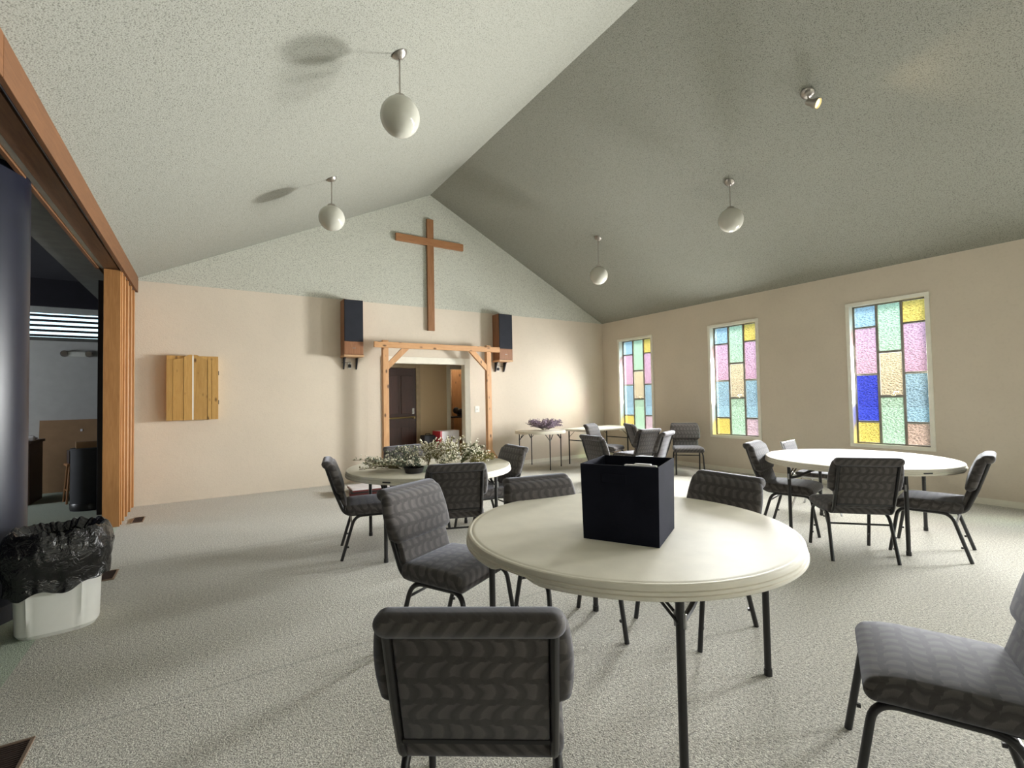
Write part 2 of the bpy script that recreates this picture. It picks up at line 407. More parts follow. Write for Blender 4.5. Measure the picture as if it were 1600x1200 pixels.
def empty(name, loc=(0, 0, 0), rz=0.0):
    o = bpy.data.objects.new(name, None); COL.objects.link(o); o.empty_display_size = 0.1
    o.location = loc; o.rotation_euler = (0, 0, rz); return o
def tag(o, label=None, cat=None, group=None, kind=None):
    if label: o['label'] = label
    if cat: o['category'] = cat
    if group: o['group'] = group
    if kind: o['kind'] = kind
    return o
def thing(name, label, cat, loc=(0, 0, 0), rz=0.0, group=None): return tag(empty(name, loc, rz), label, cat, group)
def struct(o, label, cat='wall'): return tag(o, label, cat, kind='structure')
def copy_tree(o, parent=None):
    c = o.copy(); COL.objects.link(c); c.parent = parent
    for ch in o.children: copy_tree(ch, c)
    return c
def shared(ob, name, parent, loc=(0, 0, 0), rot=(0, 0, 0)):
    c = bpy.data.objects.new(name, ob.data); COL.objects.link(c); c.parent = parent; c.location = loc; c.rotation_euler = rot; return c
def arc(p0, p1, p2, n=6):
    """quadratic bend from p0 to p2 with control p1"""
    a, b, c = Vector(p0), Vector(p1), Vector(p2)
    return [a*(1-t)**2+b*2*t*(1-t)+c*t*t for t in [i/n for i in range(n+1)]]

# ================================================================== SETTING
T = 0.25
struct(MB().box(-0.87, XR+T, YF-T, 10.6, -0.15, 0.0).build('floor', 'carpet'), 'grey-beige speckled carpet over the hall floor', 'floor')
struct(MB().box(-6.2, -0.87, YF-T, 11.0, -0.15, 0.0).build('floor_side_room', 'green'), 'plain green carpet of the side room', 'floor')
struct(MB().box(XR+T, 60, -40, 50, -0.45, -0.3).box(-40, XR+T, -40, YF-T, -0.45, -0.3).build('ground', 'outside'), 'ground outside the windows', 'ground')

# ceilings
def zl(x): return AZ-(AX-x)*SL_L
def zr(x): return AZ-(x-AX)*SL_R
xl0 = -1.08
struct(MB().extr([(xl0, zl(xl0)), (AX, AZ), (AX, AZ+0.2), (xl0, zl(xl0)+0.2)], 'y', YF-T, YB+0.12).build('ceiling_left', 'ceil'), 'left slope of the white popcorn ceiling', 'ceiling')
xr1 = XR+T
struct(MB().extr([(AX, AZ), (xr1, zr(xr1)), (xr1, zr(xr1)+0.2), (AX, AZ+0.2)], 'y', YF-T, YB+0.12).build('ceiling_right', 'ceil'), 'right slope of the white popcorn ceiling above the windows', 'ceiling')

# back wall (tan) with the doorway, and the white gable above it
DX0, DX1, DZ = 2.72, 4.27, 2.085
XLW = -1.03
wb = MB().box(XLW, DX0, YB, YB+0.12, 0, EAVE).box(DX1, XR+T, YB, YB+0.12, 0, EAVE).box(DX0, DX1, YB, YB+0.12, DZ, EAVE)
struct(wb.build('wall_back', 'tan'), 'tan textured back wall with an open doorway')
struct(MB().extr([(AX-(AZ+0.05-EAVE)/SL_L, EAVE), (AX+(AZ+0.05-EAVE)/SL_R, EAVE), (AX, AZ+0.05)], 'y', YB-0.004, YB+0.12).build('wall_gable', 'gable'), 'white textured gable above the tan back wall')
# right wall with window openings
ops = sorted(WIN+[WIN4, WIN5])
wr = MB(); y = YF-T
for a, b in ops:
    wr.box(XR, XR+T, y, a, 0, EAVE+0.15); wr.box(XR, XR+T, a, b, 0, WZ0); wr.box(XR, XR+T, a, b, WZ1, EAVE+0.15); y = b
wr.box(XR, XR+T, y, YB+0.12, 0, EAVE+0.15)
struct(wr.build('wall_right', 'tan'), 'tan right-hand wall with the stained glass windows')
# wall behind the camera
wf = MB(); x = -6.2
for a, b in REAR_ADDED:
    wf.box(x, a, YF-T, YF, 0, 5.5); wf.box(a, b, YF-T, YF, 0, 0.55); wf.box(a, b, YF-T, YF, 2.65, 5.5); x = b
wf.box(x, XR+T, YF-T, YF, 0, 5.5)
struct(wf.build('wall_front', 'tan'), 'tan wall behind the viewer with added clear windows')
# baseboards
struct(MB().box(XR-0.014, XR, YF, YB, 0, 0.075).box(XR-0.020, XR, YF, YB, 0, 0.03).build('baseboard_right', 'trim'), 'cream baseboard along the right wall', 'baseboard')
struct(MB().box(DX1+0.10, XR-0.014, YB-0.014, YB, 0, 0.075).build('baseboard_back', 'trim'), 'cream baseboard along the back wall right of the doorway', 'baseboard')

# ---- doorway trim
dtr = MB()
for (x0, x1) in ((DX0-0.11, DX0+0.0), (DX1, DX1+0.11)): dtr.cbox(x0, x1, YB-0.02, YB, 0, DZ+0.11)
dtr.cbox(DX0, DX1, YB-0.02, YB, DZ, DZ+0.11)
dtr.box(DX0, DX0+0.012, YB-0.02, YB+0.13, 0, DZ).box(DX1-0.012, DX1, YB-0.02, YB+0.13, 0, DZ).box(DX0, DX1, YB-0.02, YB+0.13, DZ-0.012, DZ)
struct(dtr.build('trim_1', 'trim'), 'cream casing round the open doorway behind the wooden arch', 'trim')

# ---- vestibule beyond the doorway
VY = 9.30
vb = MB().box(2.2, 2.92, VY, VY+0.1, 0, 2.6).box(2.92, 3.62, VY, VY+0.1, 2.06, 2.6).box(3.62, 4.40, VY, VY+0.1, 0, 2.6).box(4.40, 4.86, VY, VY+0.1, 2.05, 2.6).box(4.86, 5.6, VY, VY+0.1, 0, 2.6)
struct(vb.build('wall_vestibule', 'alcove'), 'tan vestibule wall seen through the doorway')
struct(MB().box(2.1, 2.2, YB+0.12, 10.6, 0, 2.6).box(5.6, 5.7, YB+0.12, 10.6, 0, 2.6).box(2.1, 5.7, 10.5, 10.6, 0, 2.6).build('wall_closet', 'alcove'), 'tan side walls of the vestibule and store cupboard')
struct(MB().box(2.1, 5.7, YB+0.12, 10.6, 2.6, 2.7).build('ceiling_vestibule', 'ceil'), 'low ceiling of the vestibule', 'ceiling')
# brown exit door
dd = struct(empty('door_1', (2.92, VY, 0)), 'dark brown panelled exit door with a push bar in the vestibule', 'door')
MB().cbox(0.0, 0.70, 0.0, 0.045, 0.01, 2.05, 0.003).build('door_slab', 'brown', dd)
for (x0, x1) in ((0.07, 0.32), (0.38, 0.63)):
    for (z0, z1) in ((0.15, 0.85), (1.12, 1.90)):
        MB().rbox(((x0+x1)/2, -0.004, (z0+z1)/2), ((x1-x0)/2, 0.008, (z1-z0)/2), 0.006, 1, (1, 1, 1)).build('door_panel', 'brown', dd)
MB().tube([(0.04, -0.05, 1.035), (0.65, -0.05, 1.05)], 0.016, 8).box(0.035, 0.06, -0.05, 0, 1.02, 1.06).box(0.63, 0.66, -0.05, 0, 1.02, 1.06).build('push_bar', 'brass', dd)
MB().rbox((0.63, -0.01, 1.17), (0.025, 0.01, 0.06), 0.008, 2, (1, 1, 1)).tube([(0.63, -0.02, 1.15), (0.63, -0.05, 1.15)], 0.012, 8).build('door_knob', 'steel', dd)
MB().cbox(-0.09, 0, -0.015, 0.0, 0, 2.13).cbox(0.70, 0.79, -0.015, 0.0, 0, 2.13).cbox(0.0, 0.70, -0.015, 0.0, 2.06, 2.13).build('door_frame', plain('tan_door_frame', (0.42, 0.33, 0.21), 0.5), dd)
struct(MB().cbox(4.31, 4.40, VY-0.015, VY, 0, 2.13).cbox(4.86, 4.95, VY-0.015, VY, 0, 2.13).cbox(4.40, 4.86, VY-0.015, VY, 2.05, 2.13).build('trim_2', 'trim'), 'white casing of the cupboard doorway in the vestibule', 'trim')

# ---- header over the wide opening to the side room
HY0 = YF
hd = struct(empty('trim_3', (XL, HY0, 2.97)), 'long brown wooden header over the opening to the side room', 'header')
yy = 0.0; L_ = YB-0.02-HY0
joints = [0.0, 3.0, 6.7, 10.15, L_]
for a, b in zip(joints, joints[1:]):
    MB().cbox(-0.03, 0.0, a+0.002, b-0.002, 0.0, 0.225, 0.003).build('fascia_board', 'header', hd)
MB().box(-0.065, -0.03, 0, L_, 0.045, 0.06).build('track_groove', 'blackmatte', hd)
MB().box(-0.052, -0.046, 0, L_, 0.03, 0.045).box(-0.040, -0.034, 0, L_, 0.03, 0.045).build('track_rail', 'steel', hd)
MB().cbox(-0.20, -0.065, 0, L_, 0.025, 0.16, 0.003).build('soffit_board', 'soffitwood', hd)
MB().cbox(-0.245, -0.20, 0, L_-1.15, 0.035, 0.16, 0.003).build('pale_strip', 'strip', hd)
MB().cbox(-0.275, -0.245, 0, L_-1.15, 0.015, 0.16, 0.003).build('edge_moulding', 'header', hd)
struct(MB().box(-1.42, -1.095, HY0, 9.6, 3.03, 3.07).build('ceiling_soffit', 'soff'), 'dull grey soffit strip behind the wooden header', 'ceiling')
struct(MB().box(-1.12, -1.04, HY0, YB+0.12, 3.07, 3.5).build('wall_header_back', 'grey'), 'wall above the header', 'wall')

# ---- side room
struct(MB().box(-6.2, -1.0, 10.7, 10.85, 0, 2.55).build('wall_side_room', 'grey'), 'grey painted end wall of the side room')
sw = MB().box(-6.2, -3.3, 10.7, 10.85, 2.55, 3.05).box(-1.3, -1.0, 10.7, 10.85, 2.55, 3.05)
struct(sw.build('wall_side_room_upper', 'grey'), 'upper strip of the grey side room wall', 'wall')
struct(MB().box(-6.2, -1.0, 10.6, 10.85, 3.05, 3.9).box(-6.3, -6.2, YF, 10.85, 0, 3.9).box(-1.0, -0.9, YB+0.12, 10.85, 0, 3.9).build('wall_side_room_dark', 'darkceil'), 'black upper walls of the side room')
struct(MB().box(-6.3, -1.04, YF-T, 10.85, 3.5, 3.6).build('ceiling_side_room', 'darkceil'), 'black ceiling of the side room', 'ceiling')
lw = struct(empty('window_5', (-2.3, 10.7, 2.55)), 'louvred clerestory window high on the side room wall', 'window')
MB().box(-1.0, 1.0, 0.11, 0.12, 0, 0.5).build('pane', 'glass', lw)
for k in range(6):
    MB().rbox((0, 0.04, 0.03+k*0.083), (1.0, 0.035, 0.018), 0.012, 2, (1, 1, 1)).build('louvre_slat', 'blackmatte', lw)
MB().cbox(-1.0, 1.0, -0.03, 0.03, -0.06, -0.005).build('sill', 'soff', lw)
MB().cbox(-1.0, 1.0, -0.03, 0.03, 0.40, 0.50).build('head_rail', 'strip', lw)
struct(MB().cbox(-1.20, -1.06, 8.02, 8.34, 0, 3.03).build('trim_4', 'blackmatte'), 'narrow black post at the end of the folding partition', 'post')

# ---- windows
COLS = {'blue': (0.50, 0.78, 1.0), 'pink': (0.90, 0.60, 0.86), 'green': (0.66, 0.97, 0.76), 'yellow': (1.0, 0.80, 0.22),
        'amber': (1.0, 0.88, 0.64), 'deep': (0.085, 0.12, 0.95), 'peach': (0.78, 0.58, 0.50), 'rose': (0.88, 0.66, 0.80), 'pale': (0.80, 0.94, 1.0)}
for k, c in COLS.items(): MAT['pane_'+k] = stained('stained_'+k, c)
def stained_window(idx, y0, y1, lay, label, last=False):
    root = struct(empty('window_%d' % idx, (XR, (y0+y1)/2, WZ0)), label, 'window')
    hw = (y1-y0)/2; Hh = WZ1-WZ0
    # casing proud of the wall and the lining of the opening; local x into the wall
    for (a, b, c, d) in ((-hw, hw, Hh-0.05, Hh), (-hw, hw, 0, 0.05), (-hw, -hw+0.05, 0.05, Hh-0.05), (hw-0.05, hw, 0.05, Hh-0.05)):
        MB().cbox(-0.022, 0.012, a, b, c, d, 0.004).build('casing', 'winframe', root)
    for (a, b, c, d) in ((-hw+0.03, hw-0.03, Hh-0.045, Hh-0.03), (-hw+0.03, hw-0.03, 0.03, 0.045), (-hw+0.03, -hw+0.045, 0.045, Hh-0.045), (hw-0.045, hw-0.03, 0.045, Hh-0.045)):
        MB().box(0.012, 0.20, a, b, c, d).build('jamb_lining', 'winframe', root)
    gx = 0.115; a0, a1 = -hw+0.05, hw-0.05; zb, zt = 0.05, Hh-0.05
    W = a1-a0; hgt = zt-zb; m = 0.014
    cx = [a1, a1-W/3, a1-2*W/3, a0]          # left to right as seen from the room
    fr_side = [0, 0.157, 0.5, 0.843, 1.0]; fr_mid = [0, 0.345, 0.66, 1.0]
    for c in range(3):
        fr = fr_mid if c == 1 else fr_side
        for k in range(len(fr)-1):
            z1 = zt-fr[k]*hgt; z0 = zt-fr[k+1]*hgt
            ins = 0.022 if (c == 1 and k == 1) else m
            MB().box(gx, gx+0.006, cx[c+1]+ins, cx[c]-ins, z0+ins, z1-ins).build('pane', 'pane_'+lay[c][k], root)
        for k in range(1, len(fr)-1):
            z = zt-fr[k]*hgt; hh = 0.016 if c == 1 else 0.012
            MB().cbox(gx-0.014, gx+0.016, cx[c+1]+m, cx[c]-m, z-hh, z+hh, 0.003).build('muntin_bar', 'muntin', root)
    for c in (1, 2):
        MB().cbox(gx-0.016, gx+0.018, cx[c]-0.015, cx[c]+0.015, zb, zt, 0.003).build('mullion', 'muntin', root)
    for (a, b, c_, d_) in ((a0-0.005, a0+0.016, zb, zt), (a1-0.016, a1+0.005, zb, zt)):
        MB().box(gx-0.012, gx+0.012, a, b, c_, d_).build('edge_bar', 'muntin', root)
    MB().box(gx-0.012, gx+0.012, a0, a1, zt-0.012, zt+0.005).box(gx-0.012, gx+0.012, a0, a1, zb-0.005, zb+0.012).build('head_and_foot_bar', 'muntin', root)
    zlatch = zt-0.66*hgt+0.022
    MB().cbox(gx-0.035, gx-0.014, -0.05, 0.0, zlatch-0.012, zlatch+0.004, 0.003).tube([(gx-0.03, -0.01, zlatch), (gx-0.05, -0.04, zlatch+0.03), (gx-0.05, -0.09, zlatch+0.035)], 0.006, 6).build('latch', 'brass', root)
    return root
layA = [['blue', 'pink', 'blue', 'yellow'], ['green', 'amber', 'green'], ['yellow', 'pink', 'blue', 'rose']]
layB = [['blue', 'pink', 'deep', 'yellow'], ['green', 'amber', 'green'], ['yellow', 'pink', 'blue', 'peach']]
stained_window(1, *WIN[0], layA, 'stained glass window nearest the back corner, partly behind grey chairs')
stained_window(2, *WIN[1], layA, 'middle stained glass window of pastel panes without a dark blue one')
stained_window(3, *WIN[2], layB, 'stained glass window with one deep blue pane above the right-hand table')
stained_window(4, *WIN4, layA, 'stained glass window nearest the viewer in the right wall')
stained_window(9, *WIN5, layA, 'stained glass window of the right wall behind the viewer')
for k, (a, b) in enumerate(REAR_ADDED):  # windows made up to let in light from behind
    rw_ = struct(empty('window_%d' % (6+k), ((a+b)/2, YF, 0.55)), 'added clear window behind the viewer for fill light', 'window')
    hw = (b-a)/2
    MB().box(-hw+0.05, hw-0.05, -0.12, -0.114, 0.05, 2.05).build('pane', 'glass', rw_)
    for (p, q, c, d) in ((-hw, hw, 2.05, 2.1), (-hw, hw, 0, 0.05), (-hw, -hw+0.05, 0.05, 2.05), (hw-0.05, hw, 0.05, 2.05)):
        MB().cbox(p, q, -0.13, 0.02, c, d, 0.004).build('casing', 'winframe', rw_)

# ================================================================== THINGS ON THE WALLS
# cross
t = thing('wall_cross', 'large plain brown wooden cross hung on the white gable', 'cross', (3.555, YB-0.03, 2.70))
MB().cbox(-0.068, 0.066, -0.028, 0.022, 0, 2.13, 0.005).build('upright', 'cross', t)
MB().cbox(-0.675, 0.695, -0.030, 0.021, 1.622, 1.758, 0.005).build('crossbar', 'crossx', t)

# loudspeakers on wall brackets
def speaker(x0, label):
    t = thing('wall_speaker', label, 'loudspeaker', (x0, YB, 2.175), 0, 'pair of wall speakers')
    W = 0.318
    MB().cbox(0, W, -0.262, -0.012, 0.0, 0.93, 0.004).build('cabinet', 'walnut', t)
    MB().rbox((W/2, -0.266, 0.575), (W/2-0.004, 0.012, 0.35), 0.008, 2, (1, 1, 1)).build('grille', 'grille', t)
    b = MB().cbox(0.004, W-0.004, -0.272, -0.262, 0.012, 0.215, 0.003).build('lower_baffle', 'walnut', t)
    MB().cbox(0.135, 0.185, -0.2745, -0.272, 0.108, 0.116, 0.001).build('badge', 'steel', b)
    return t
s1 = speaker(1.902, 'walnut speaker with black grille left of the cross, above the arch')
s2 = speaker(4.912, 'walnut speaker with black grille behind the right end of the arch')
def bracket(x0, label):
    t = thing('speaker_shelf', label, 'shelf', (x0, YB, 2.175), 0, 'speaker shelves')
    MB().cbox(-0.005, 0.322, -0.28, 0.0, -0.035, 0.0, 0.004).build('shelf_board', 'oak', t)
    for x in (0.05, 0.26):
        MB().extr([(-0.004, -0.035), (-0.13, -0.035), (-0.10, -0.06), (-0.018, -0.23), (-0.004, -0.23)], 'x', x-0.010, x+0.010).build('bracket', 'blackmatte', t)
bracket(1.902, 'oak shelf on two black brackets under the left wall speaker')
bracket(4.912, 'oak shelf on two black brackets under the right wall speaker')
def jack(x, z, label, side):
    t = thing('wall_jack', label, 'socket', (x, YB, z), 0, 'speaker sockets')
    MB().cbox(-0.03, 0.03, -0.010, 0.0, -0.05, 0.05, 0.003).build('cover_plate', 'white', t)
    MB().cbox(-0.024, 0.024, -0.030, -0.010, -0.035, 0.02, 0.004).build('plug', 'blackmatte', t)
    MB().tube([(0, -0.02, 0.02), (0.01*side, -0.03, 0.06), (-0.06*side, -0.02, 0.05), (-0.13*side, -0.02, 0.045)], 0.004, 6).build('cable', 'blackmatte', t)
jack(2.05, 2.01, 'small black plug and wire under the left wall speaker', 1)
jack(5.03, 2.01, 'small black plug and wire under the right wall speaker', -1)

# light switch
t = thing('light_switch', 'white light switch between the doorway and the arch post', 'switch', (4.532, YB, 1.19))
MB().cbox(-0.05, 0.05, -0.008, 0, -0.062, 0.062, 0.003).build('cover_plate', 'white', t)
MB().cbox(-0.008, 0.008, -0.018, -0.006, -0.014, 0.014, 0.002).build('toggle', 'white', t)

# pine wall cabinet with scalloped doors
t = thing('wall_cabinet', 'knotty pine wall cabinet with scalloped double doors on the back wall', 'cabinet', (-0.493, YB, 1.170))
Wc = 0.622; Dp = 0.13
MB().cbox(0, Wc, -Dp+0.028, 0, 0, 0.925, 0.003).build('body', 'pine', t)
def cabtop(x):
    d = abs(x-Wc/2)/(Wc/2)
    if d < 0.10: return 0.940
    if d < 0.52: return 0.940-0.062*(0.5-0.5*math.cos(PI*(d-0.10)/0.42))
    return 0.878-0.012*min(1, (d-0.52)/0.2)
planks = [(0.0, 0.072), (0.077, 0.198), (0.203, 0.302), (0.320, 0.486), (0.491, 0.536), (0.541, Wc)]
for k, (a, b) in enumerate(planks):
    pts = [(a, 0.0), (b, 0.0)]+[(b-(b-a)*q/8, cabtop(b-(b-a)*q/8)) for q in range(9)]
    MB().extr(pts, 'y', -Dp+0.004*(k % 2), -Dp+0.026).build('door_plank', 'pine', t)
MB().box(0.302, 0.320, -Dp+0.002, -Dp+0.03, 0.003, 0.925).build('white_gap_strip', 'white', t)
for z in (0.25, 0.68):
    MB().tube([(Wc+0.002, -Dp+0.02, z-0.03), (Wc+0.002, -Dp+0.02, z+0.03)], 0.007, 8).build('hinge', 'black', t)

# ================================================================== wooden arch
t = thing('wooden_arch', 'free-standing cedar arch framing the doorway', 'arch', (3.60, 8.0, 0))
for x in (-1.0245, 1.024):
    MB().cbox(x-0.049, x+0.049, -0.0, 0.09, 0, 2.44, 0.004).build('post', 'arch', t)
    sgn = -1 if x < 0 else 1
    for s_ in (-1, 1):
        MB().extr([(x+s_*0.05, 0.42), (x+s_*0.05, 0.30), (x+s_*0.24, 0.0), (x+s_*0.33, 0.0)], 'y', 0.01, 0.08).build('foot_brace', 'arch', t)
MB().cbox(-1.235, 1.25, -0.045, 0.0, 2.306, 2.405, 0.004).build('top_beam', 'archx', t)
for s_ in (-1, 1):
    x = s_*0.955
    MB().extr([(s_*0.975, 1.935), (s_*0.975, 2.06), (s_*0.735, 2.306), (s_*0.60, 2.306)], 'y', 0.005, 0.06).build('corner_brace', 'arch', t)

# ================================================================== folding partition (stacked)
t = thing('folding_partition', 'stacked wooden accordion partition at the end of the wide opening', 'partition', (-0.86, 7.10, 0))
def slab(p, q, th, z0, z1):
    d = Vector((q[0]-p[0], q[1]-p[1], 0)).normalized(); nn = Vector((-d.y, d.x, 0))*th/2
    return MB().extr([(p[0]+nn.x, p[1]+nn.y), (q[0]+nn.x, q[1]+nn.y), (q[0]-nn.x, q[1]-nn.y), (p[0]-nn.x, p[1]-nn.y)], 'z', z0, z1)
MB().cbox(-0.155, 0.0, 0.0, 0.035, 0.0, 2.985, 0.003).build('end_board', 'panel', t)
yv = 0.05; zig = [(0.0, 0.06), (-0.14, 0.16), (0.0, 0.27), (-0.14, 0.40), (0.0, 0.53), (-0.14, 0.68), (0.0, 0.83), (-0.14, 0.98), (0.0, 1.13), (-0.12, 1.23)]
for k in range(len(zig)-1):
    slab(zig[k], zig[k+1], 0.022, 0.012, 2.98).build('fold_panel', 'panel', t)
for k, (x_, y_) in enumerate(zig):
    if x_ == 0.0: MB().cbox(x_-0.012, x_+0.012, y_-0.025, y_+0.025, 0.012, 2.98, 0.004).build('edge_strip', 'panel', t)

# ================================================================== ceiling lamps
def pendant(x, y, gz, side, label):
    cz = zl(x) if side == 'L' else zr(x)
    t = thing('pendant_globe_lamp', label, 'ceiling lamp', (x, y, cz), 0, 'white globe pendants')
    ang = math.atan(SL_L) if side == 'L' else -math.atan(SL_R)
    R = Matrix.Rotation(-ang, 4, 'Y')
    MB().lathe([(1e-4, 0.003), (0.064, 0.003), (0.066, -0.006), (0.055, -0.022), (0.03, -0.036), (0.012, -0.042), (1e-4, -0.043)], 24, (0, 0, 0), R).build('canopy', 'nickel', t, 40)
    rg = 0.158; zc = gz-cz
    MB().tube([(0, 0, -0.02), (0, 0, zc+rg+0.006)], 0.0065, 8).build('stem', 'nickel', t, 40)
    MB().lathe([(1e-4, 0.02), (0.045, 0.018), (0.052, 0.0), (0.05, -0.02)], 24, (0, 0, zc+rg-0.005)).build('globe_cap', 'nickel', t, 40)
    MB().sphere((0, 0, zc), rg, 32, 20).build('glass_globe', 'opal', t, 180)
pendant(1.307, 3.63, 3.69, 'L', 'largest-looking white glass globe lamp hanging nearest on the left slope')
pendant(1.313, 6.17, 3.71, 'L', 'white globe lamp hanging left of the cross')
pendant(5.82, 6.14, 3.54, 'R', 'small far globe lamp hanging right of the cross near the back wall')
pendant(5.82, 3.62, 3.70, 'R', 'white globe lamp hanging from the right slope before the windows')

t = thing('ceiling_spotlight', 'lit adjustable spotlight on the right ceiling slope', 'spotlight', (5.226, 2.357, zr(5.226)))
R = Matrix.Rotation(math.atan(SL_R), 4, 'Y')
MB().lathe([(1e-4, 0.003), (0.062, 0.003), (0.066, -0.008), (0.058, -0.024), (0.03, -0.04), (1e-4, -0.045)], 24, (0, 0, 0), R).build('canopy', 'nickel', t, 40)
MB().tube([(0, 0, -0.03), (0.0, -0.01, -0.09), (0.01, -0.03, -0.125)], 0.008, 8).build('swivel_arm', 'nickel', t, 40)
Rh = (0.50*r2-0.45*u2-0.60*fwd).normalized().to_track_quat('-Z', 'Y').to_matrix().to_4x4(); Rh.translation = (0.0, 0.0, -0.10)
hd_ = MB().lathe([(1e-4, 0.02), (0.026, 0.015), (0.034, -0.01), (0.038, -0.05), (0.052, -0.085), (0.055, -0.11), (0.050, -0.11), (0.046, -0.085)], 24, (0, 0, 0), Rh).build('lamp_head', 'nickel', t, 40)
MB().lathe([(1e-4, -0.104), (0.02, -0.103), (0.044, -0.095)], 24, (0, 0, 0), Rh).build('bulb', 'hot', t, 60)
pl = bpy.data.lights.new('spot_bulb_light', 'SPOT'); po = bpy.data.objects.new('spot_bulb_light', pl); COL.objects.link(po)
pl.energy = 25; pl.color = (1, 0.75, 0.45); pl.spot_size = math.radians(80); pl.shadow_soft_size = 0.04
po.location = Vector((5.226, 2.357, zr(5.226)))+(Rh @ Vector((0, 0, -0.13))); po.rotation_euler = Rh.to_euler()

# ================================================================== TABLES
def notch(a):
    # shallow hand-holds in the skirt at local 0 and 180 degrees
    d = min(abs((a-PI+PI) % (2*PI)-PI), abs((a+PI) % (2*PI)-PI)); d = min(d, abs(d))
    d0 = abs((a+PI) % (2*PI)-PI); d1 = PI-d0; d = min(d0, d1)
    return max(0.0, min(1.0, (0.145-d)/0.045))
TR = 0.80
def make_table():
    t = empty('round_folding_table')
    prof = [(1e-4, 0.744), (TR-0.040, 0.744), (TR-0.024, 0.744), (TR-0.020, 0.7428), (TR-0.016, 0.744), (TR-0.007, 0.744), (TR-0.002, 0.7415), (TR, 0.736),
            (TR+0.001, 0.722), (TR-0.003, 0.7205), (TR+0.004, 0.718), (TR+0.005, 0.707), (TR+0.001, 0.7055), (TR+0.008, 0.703), (TR+0.008, 0.692), (TR+0.004, 0.688), (TR-0.02, 0.688), (TR-0.03, 0.70), (TR-0.05, 0.71), (1e-4, 0.71)]
    def zm(j, a, r, z):
        if 9 <= j <= 16: return z + notch(a)*(0.7215-z)*0.62
        return z
    top = MB().lathe(prof, 144, (0, 0, 0), None, zm).build('tabletop', 'plastic', t, 35)
    MB().cbox(0, 0.075, -0.004, 0.004, 0, 0.012, 0.001, Matrix.Translation((0.813*math.cos(math.radians(318))-0.03, 0.813*math.sin(math.radians(318))-0.02, 0.705)) @ Matrix.Rotation(math.radians(48), 4, 'Z')).build('label_plate', 'tagp', top)
    hx, hy, r = 0.45, 0.52, 0.0165
    for sy in (-1, 1):
        for sx in (-1, 1):
            lg = MB().tube([(sx*hx, sy*hy, 0.02), (sx*hx, sy*hy, 0.70)], r, 12).tube([(sx*hx, sy*hy, 0.0), (sx*hx, sy*hy, 0.035)], 0.0195, 12).build('leg', 'black', t, 40)
            MB().cbox(sx*hx-0.006, sx*hx+0.006, sy*hy-0.024, sy*hy+0.024, 0.545, 0.60, 0.002).build('hinge_plate', 'steel', lg)
            for off in (-0.013, 0.013):
                MB().tube([(sx*hx+off, sy*hy, 0.565), (sx*hx*0.92+off, sy*(hy-0.20), 0.705)], 0.006, 6).build('folding_brace', 'black', lg, 40)
        path = arc((-hx, sy*hy, 0.56), (-hx+0.07, sy*hy, 0.57), (-hx+0.13, sy*hy, 0.61), 5)+arc((-hx+0.13, sy*hy, 0.61), (-hx+0.24, sy*hy, 0.685), (-hx+0.36, sy*hy, 0.692), 5)[1:]
        path = path+[Vector((-p.x, p.y, p.z)) for p in reversed(path)]
        MB().tube(path, 0.0125, 8).build('cross_tube', 'black', t, 40)
    return t
tb = make_table()
TBL = [((1.80, 1.758), 11.5, 'large round cream folding table in the foreground carrying a black bin'),
       ((1.875, 4.453), -98, 'round cream folding table covered with white flower sprays'),
       ((5.45, 2.14), -80, 'round cream folding table below the deep blue window pane'),
]
tables = []
for i, ((x, y), rz, lab) in enumerate(TBL):
    o = tb if i == 0 else copy_tree(tb)
    o.location = (x, y, 0); o.rotation_euler = (0, 0, math.radians(rz)); tag(o, lab, 'table', 'round folding tables'); tables.append(o)
o = copy_tree(tb); o.location = (5.62, 7.72, 0); o.rotation_euler = (0, 0, math.radians(30)); o.scale = (0.63, 0.63, 1.0)
tag(o, 'smaller round folding table against the back wall with a lilac bunch on it', 'table', 'round folding tables')
# long table in the far corner
t = thing('long_folding_table', 'white rectangular folding table in the back corner by the window', 'table', (7.00, 7.50, 0), math.radians(6))
MB().rbox((0, 0, 0.722), (0.78, 0.38, 0.022), 0.02, 3, (2, 2, 1)).build('tabletop', 'plastic', t, 40)
for sx in (-1, 1):
    for sy in (-1, 1):
        lg = MB().tube([(sx*0.60, sy*0.29, 0.0), (sx*0.60, sy*0.29, 0.70)], 0.015, 10).build('leg', 'black', t, 40)
        MB().tube([(sx*0.60, sy*0.29, 0.56), (sx*0.42, sy*0.27, 0.70)], 0.006, 6).build('folding_brace', 'black', lg)
    MB().tube([(sx*0.60, -0.29, 0.5), (sx*0.60, 0.29, 0.5)], 0.010, 8).build('cross_tube', 'black', t, 40)

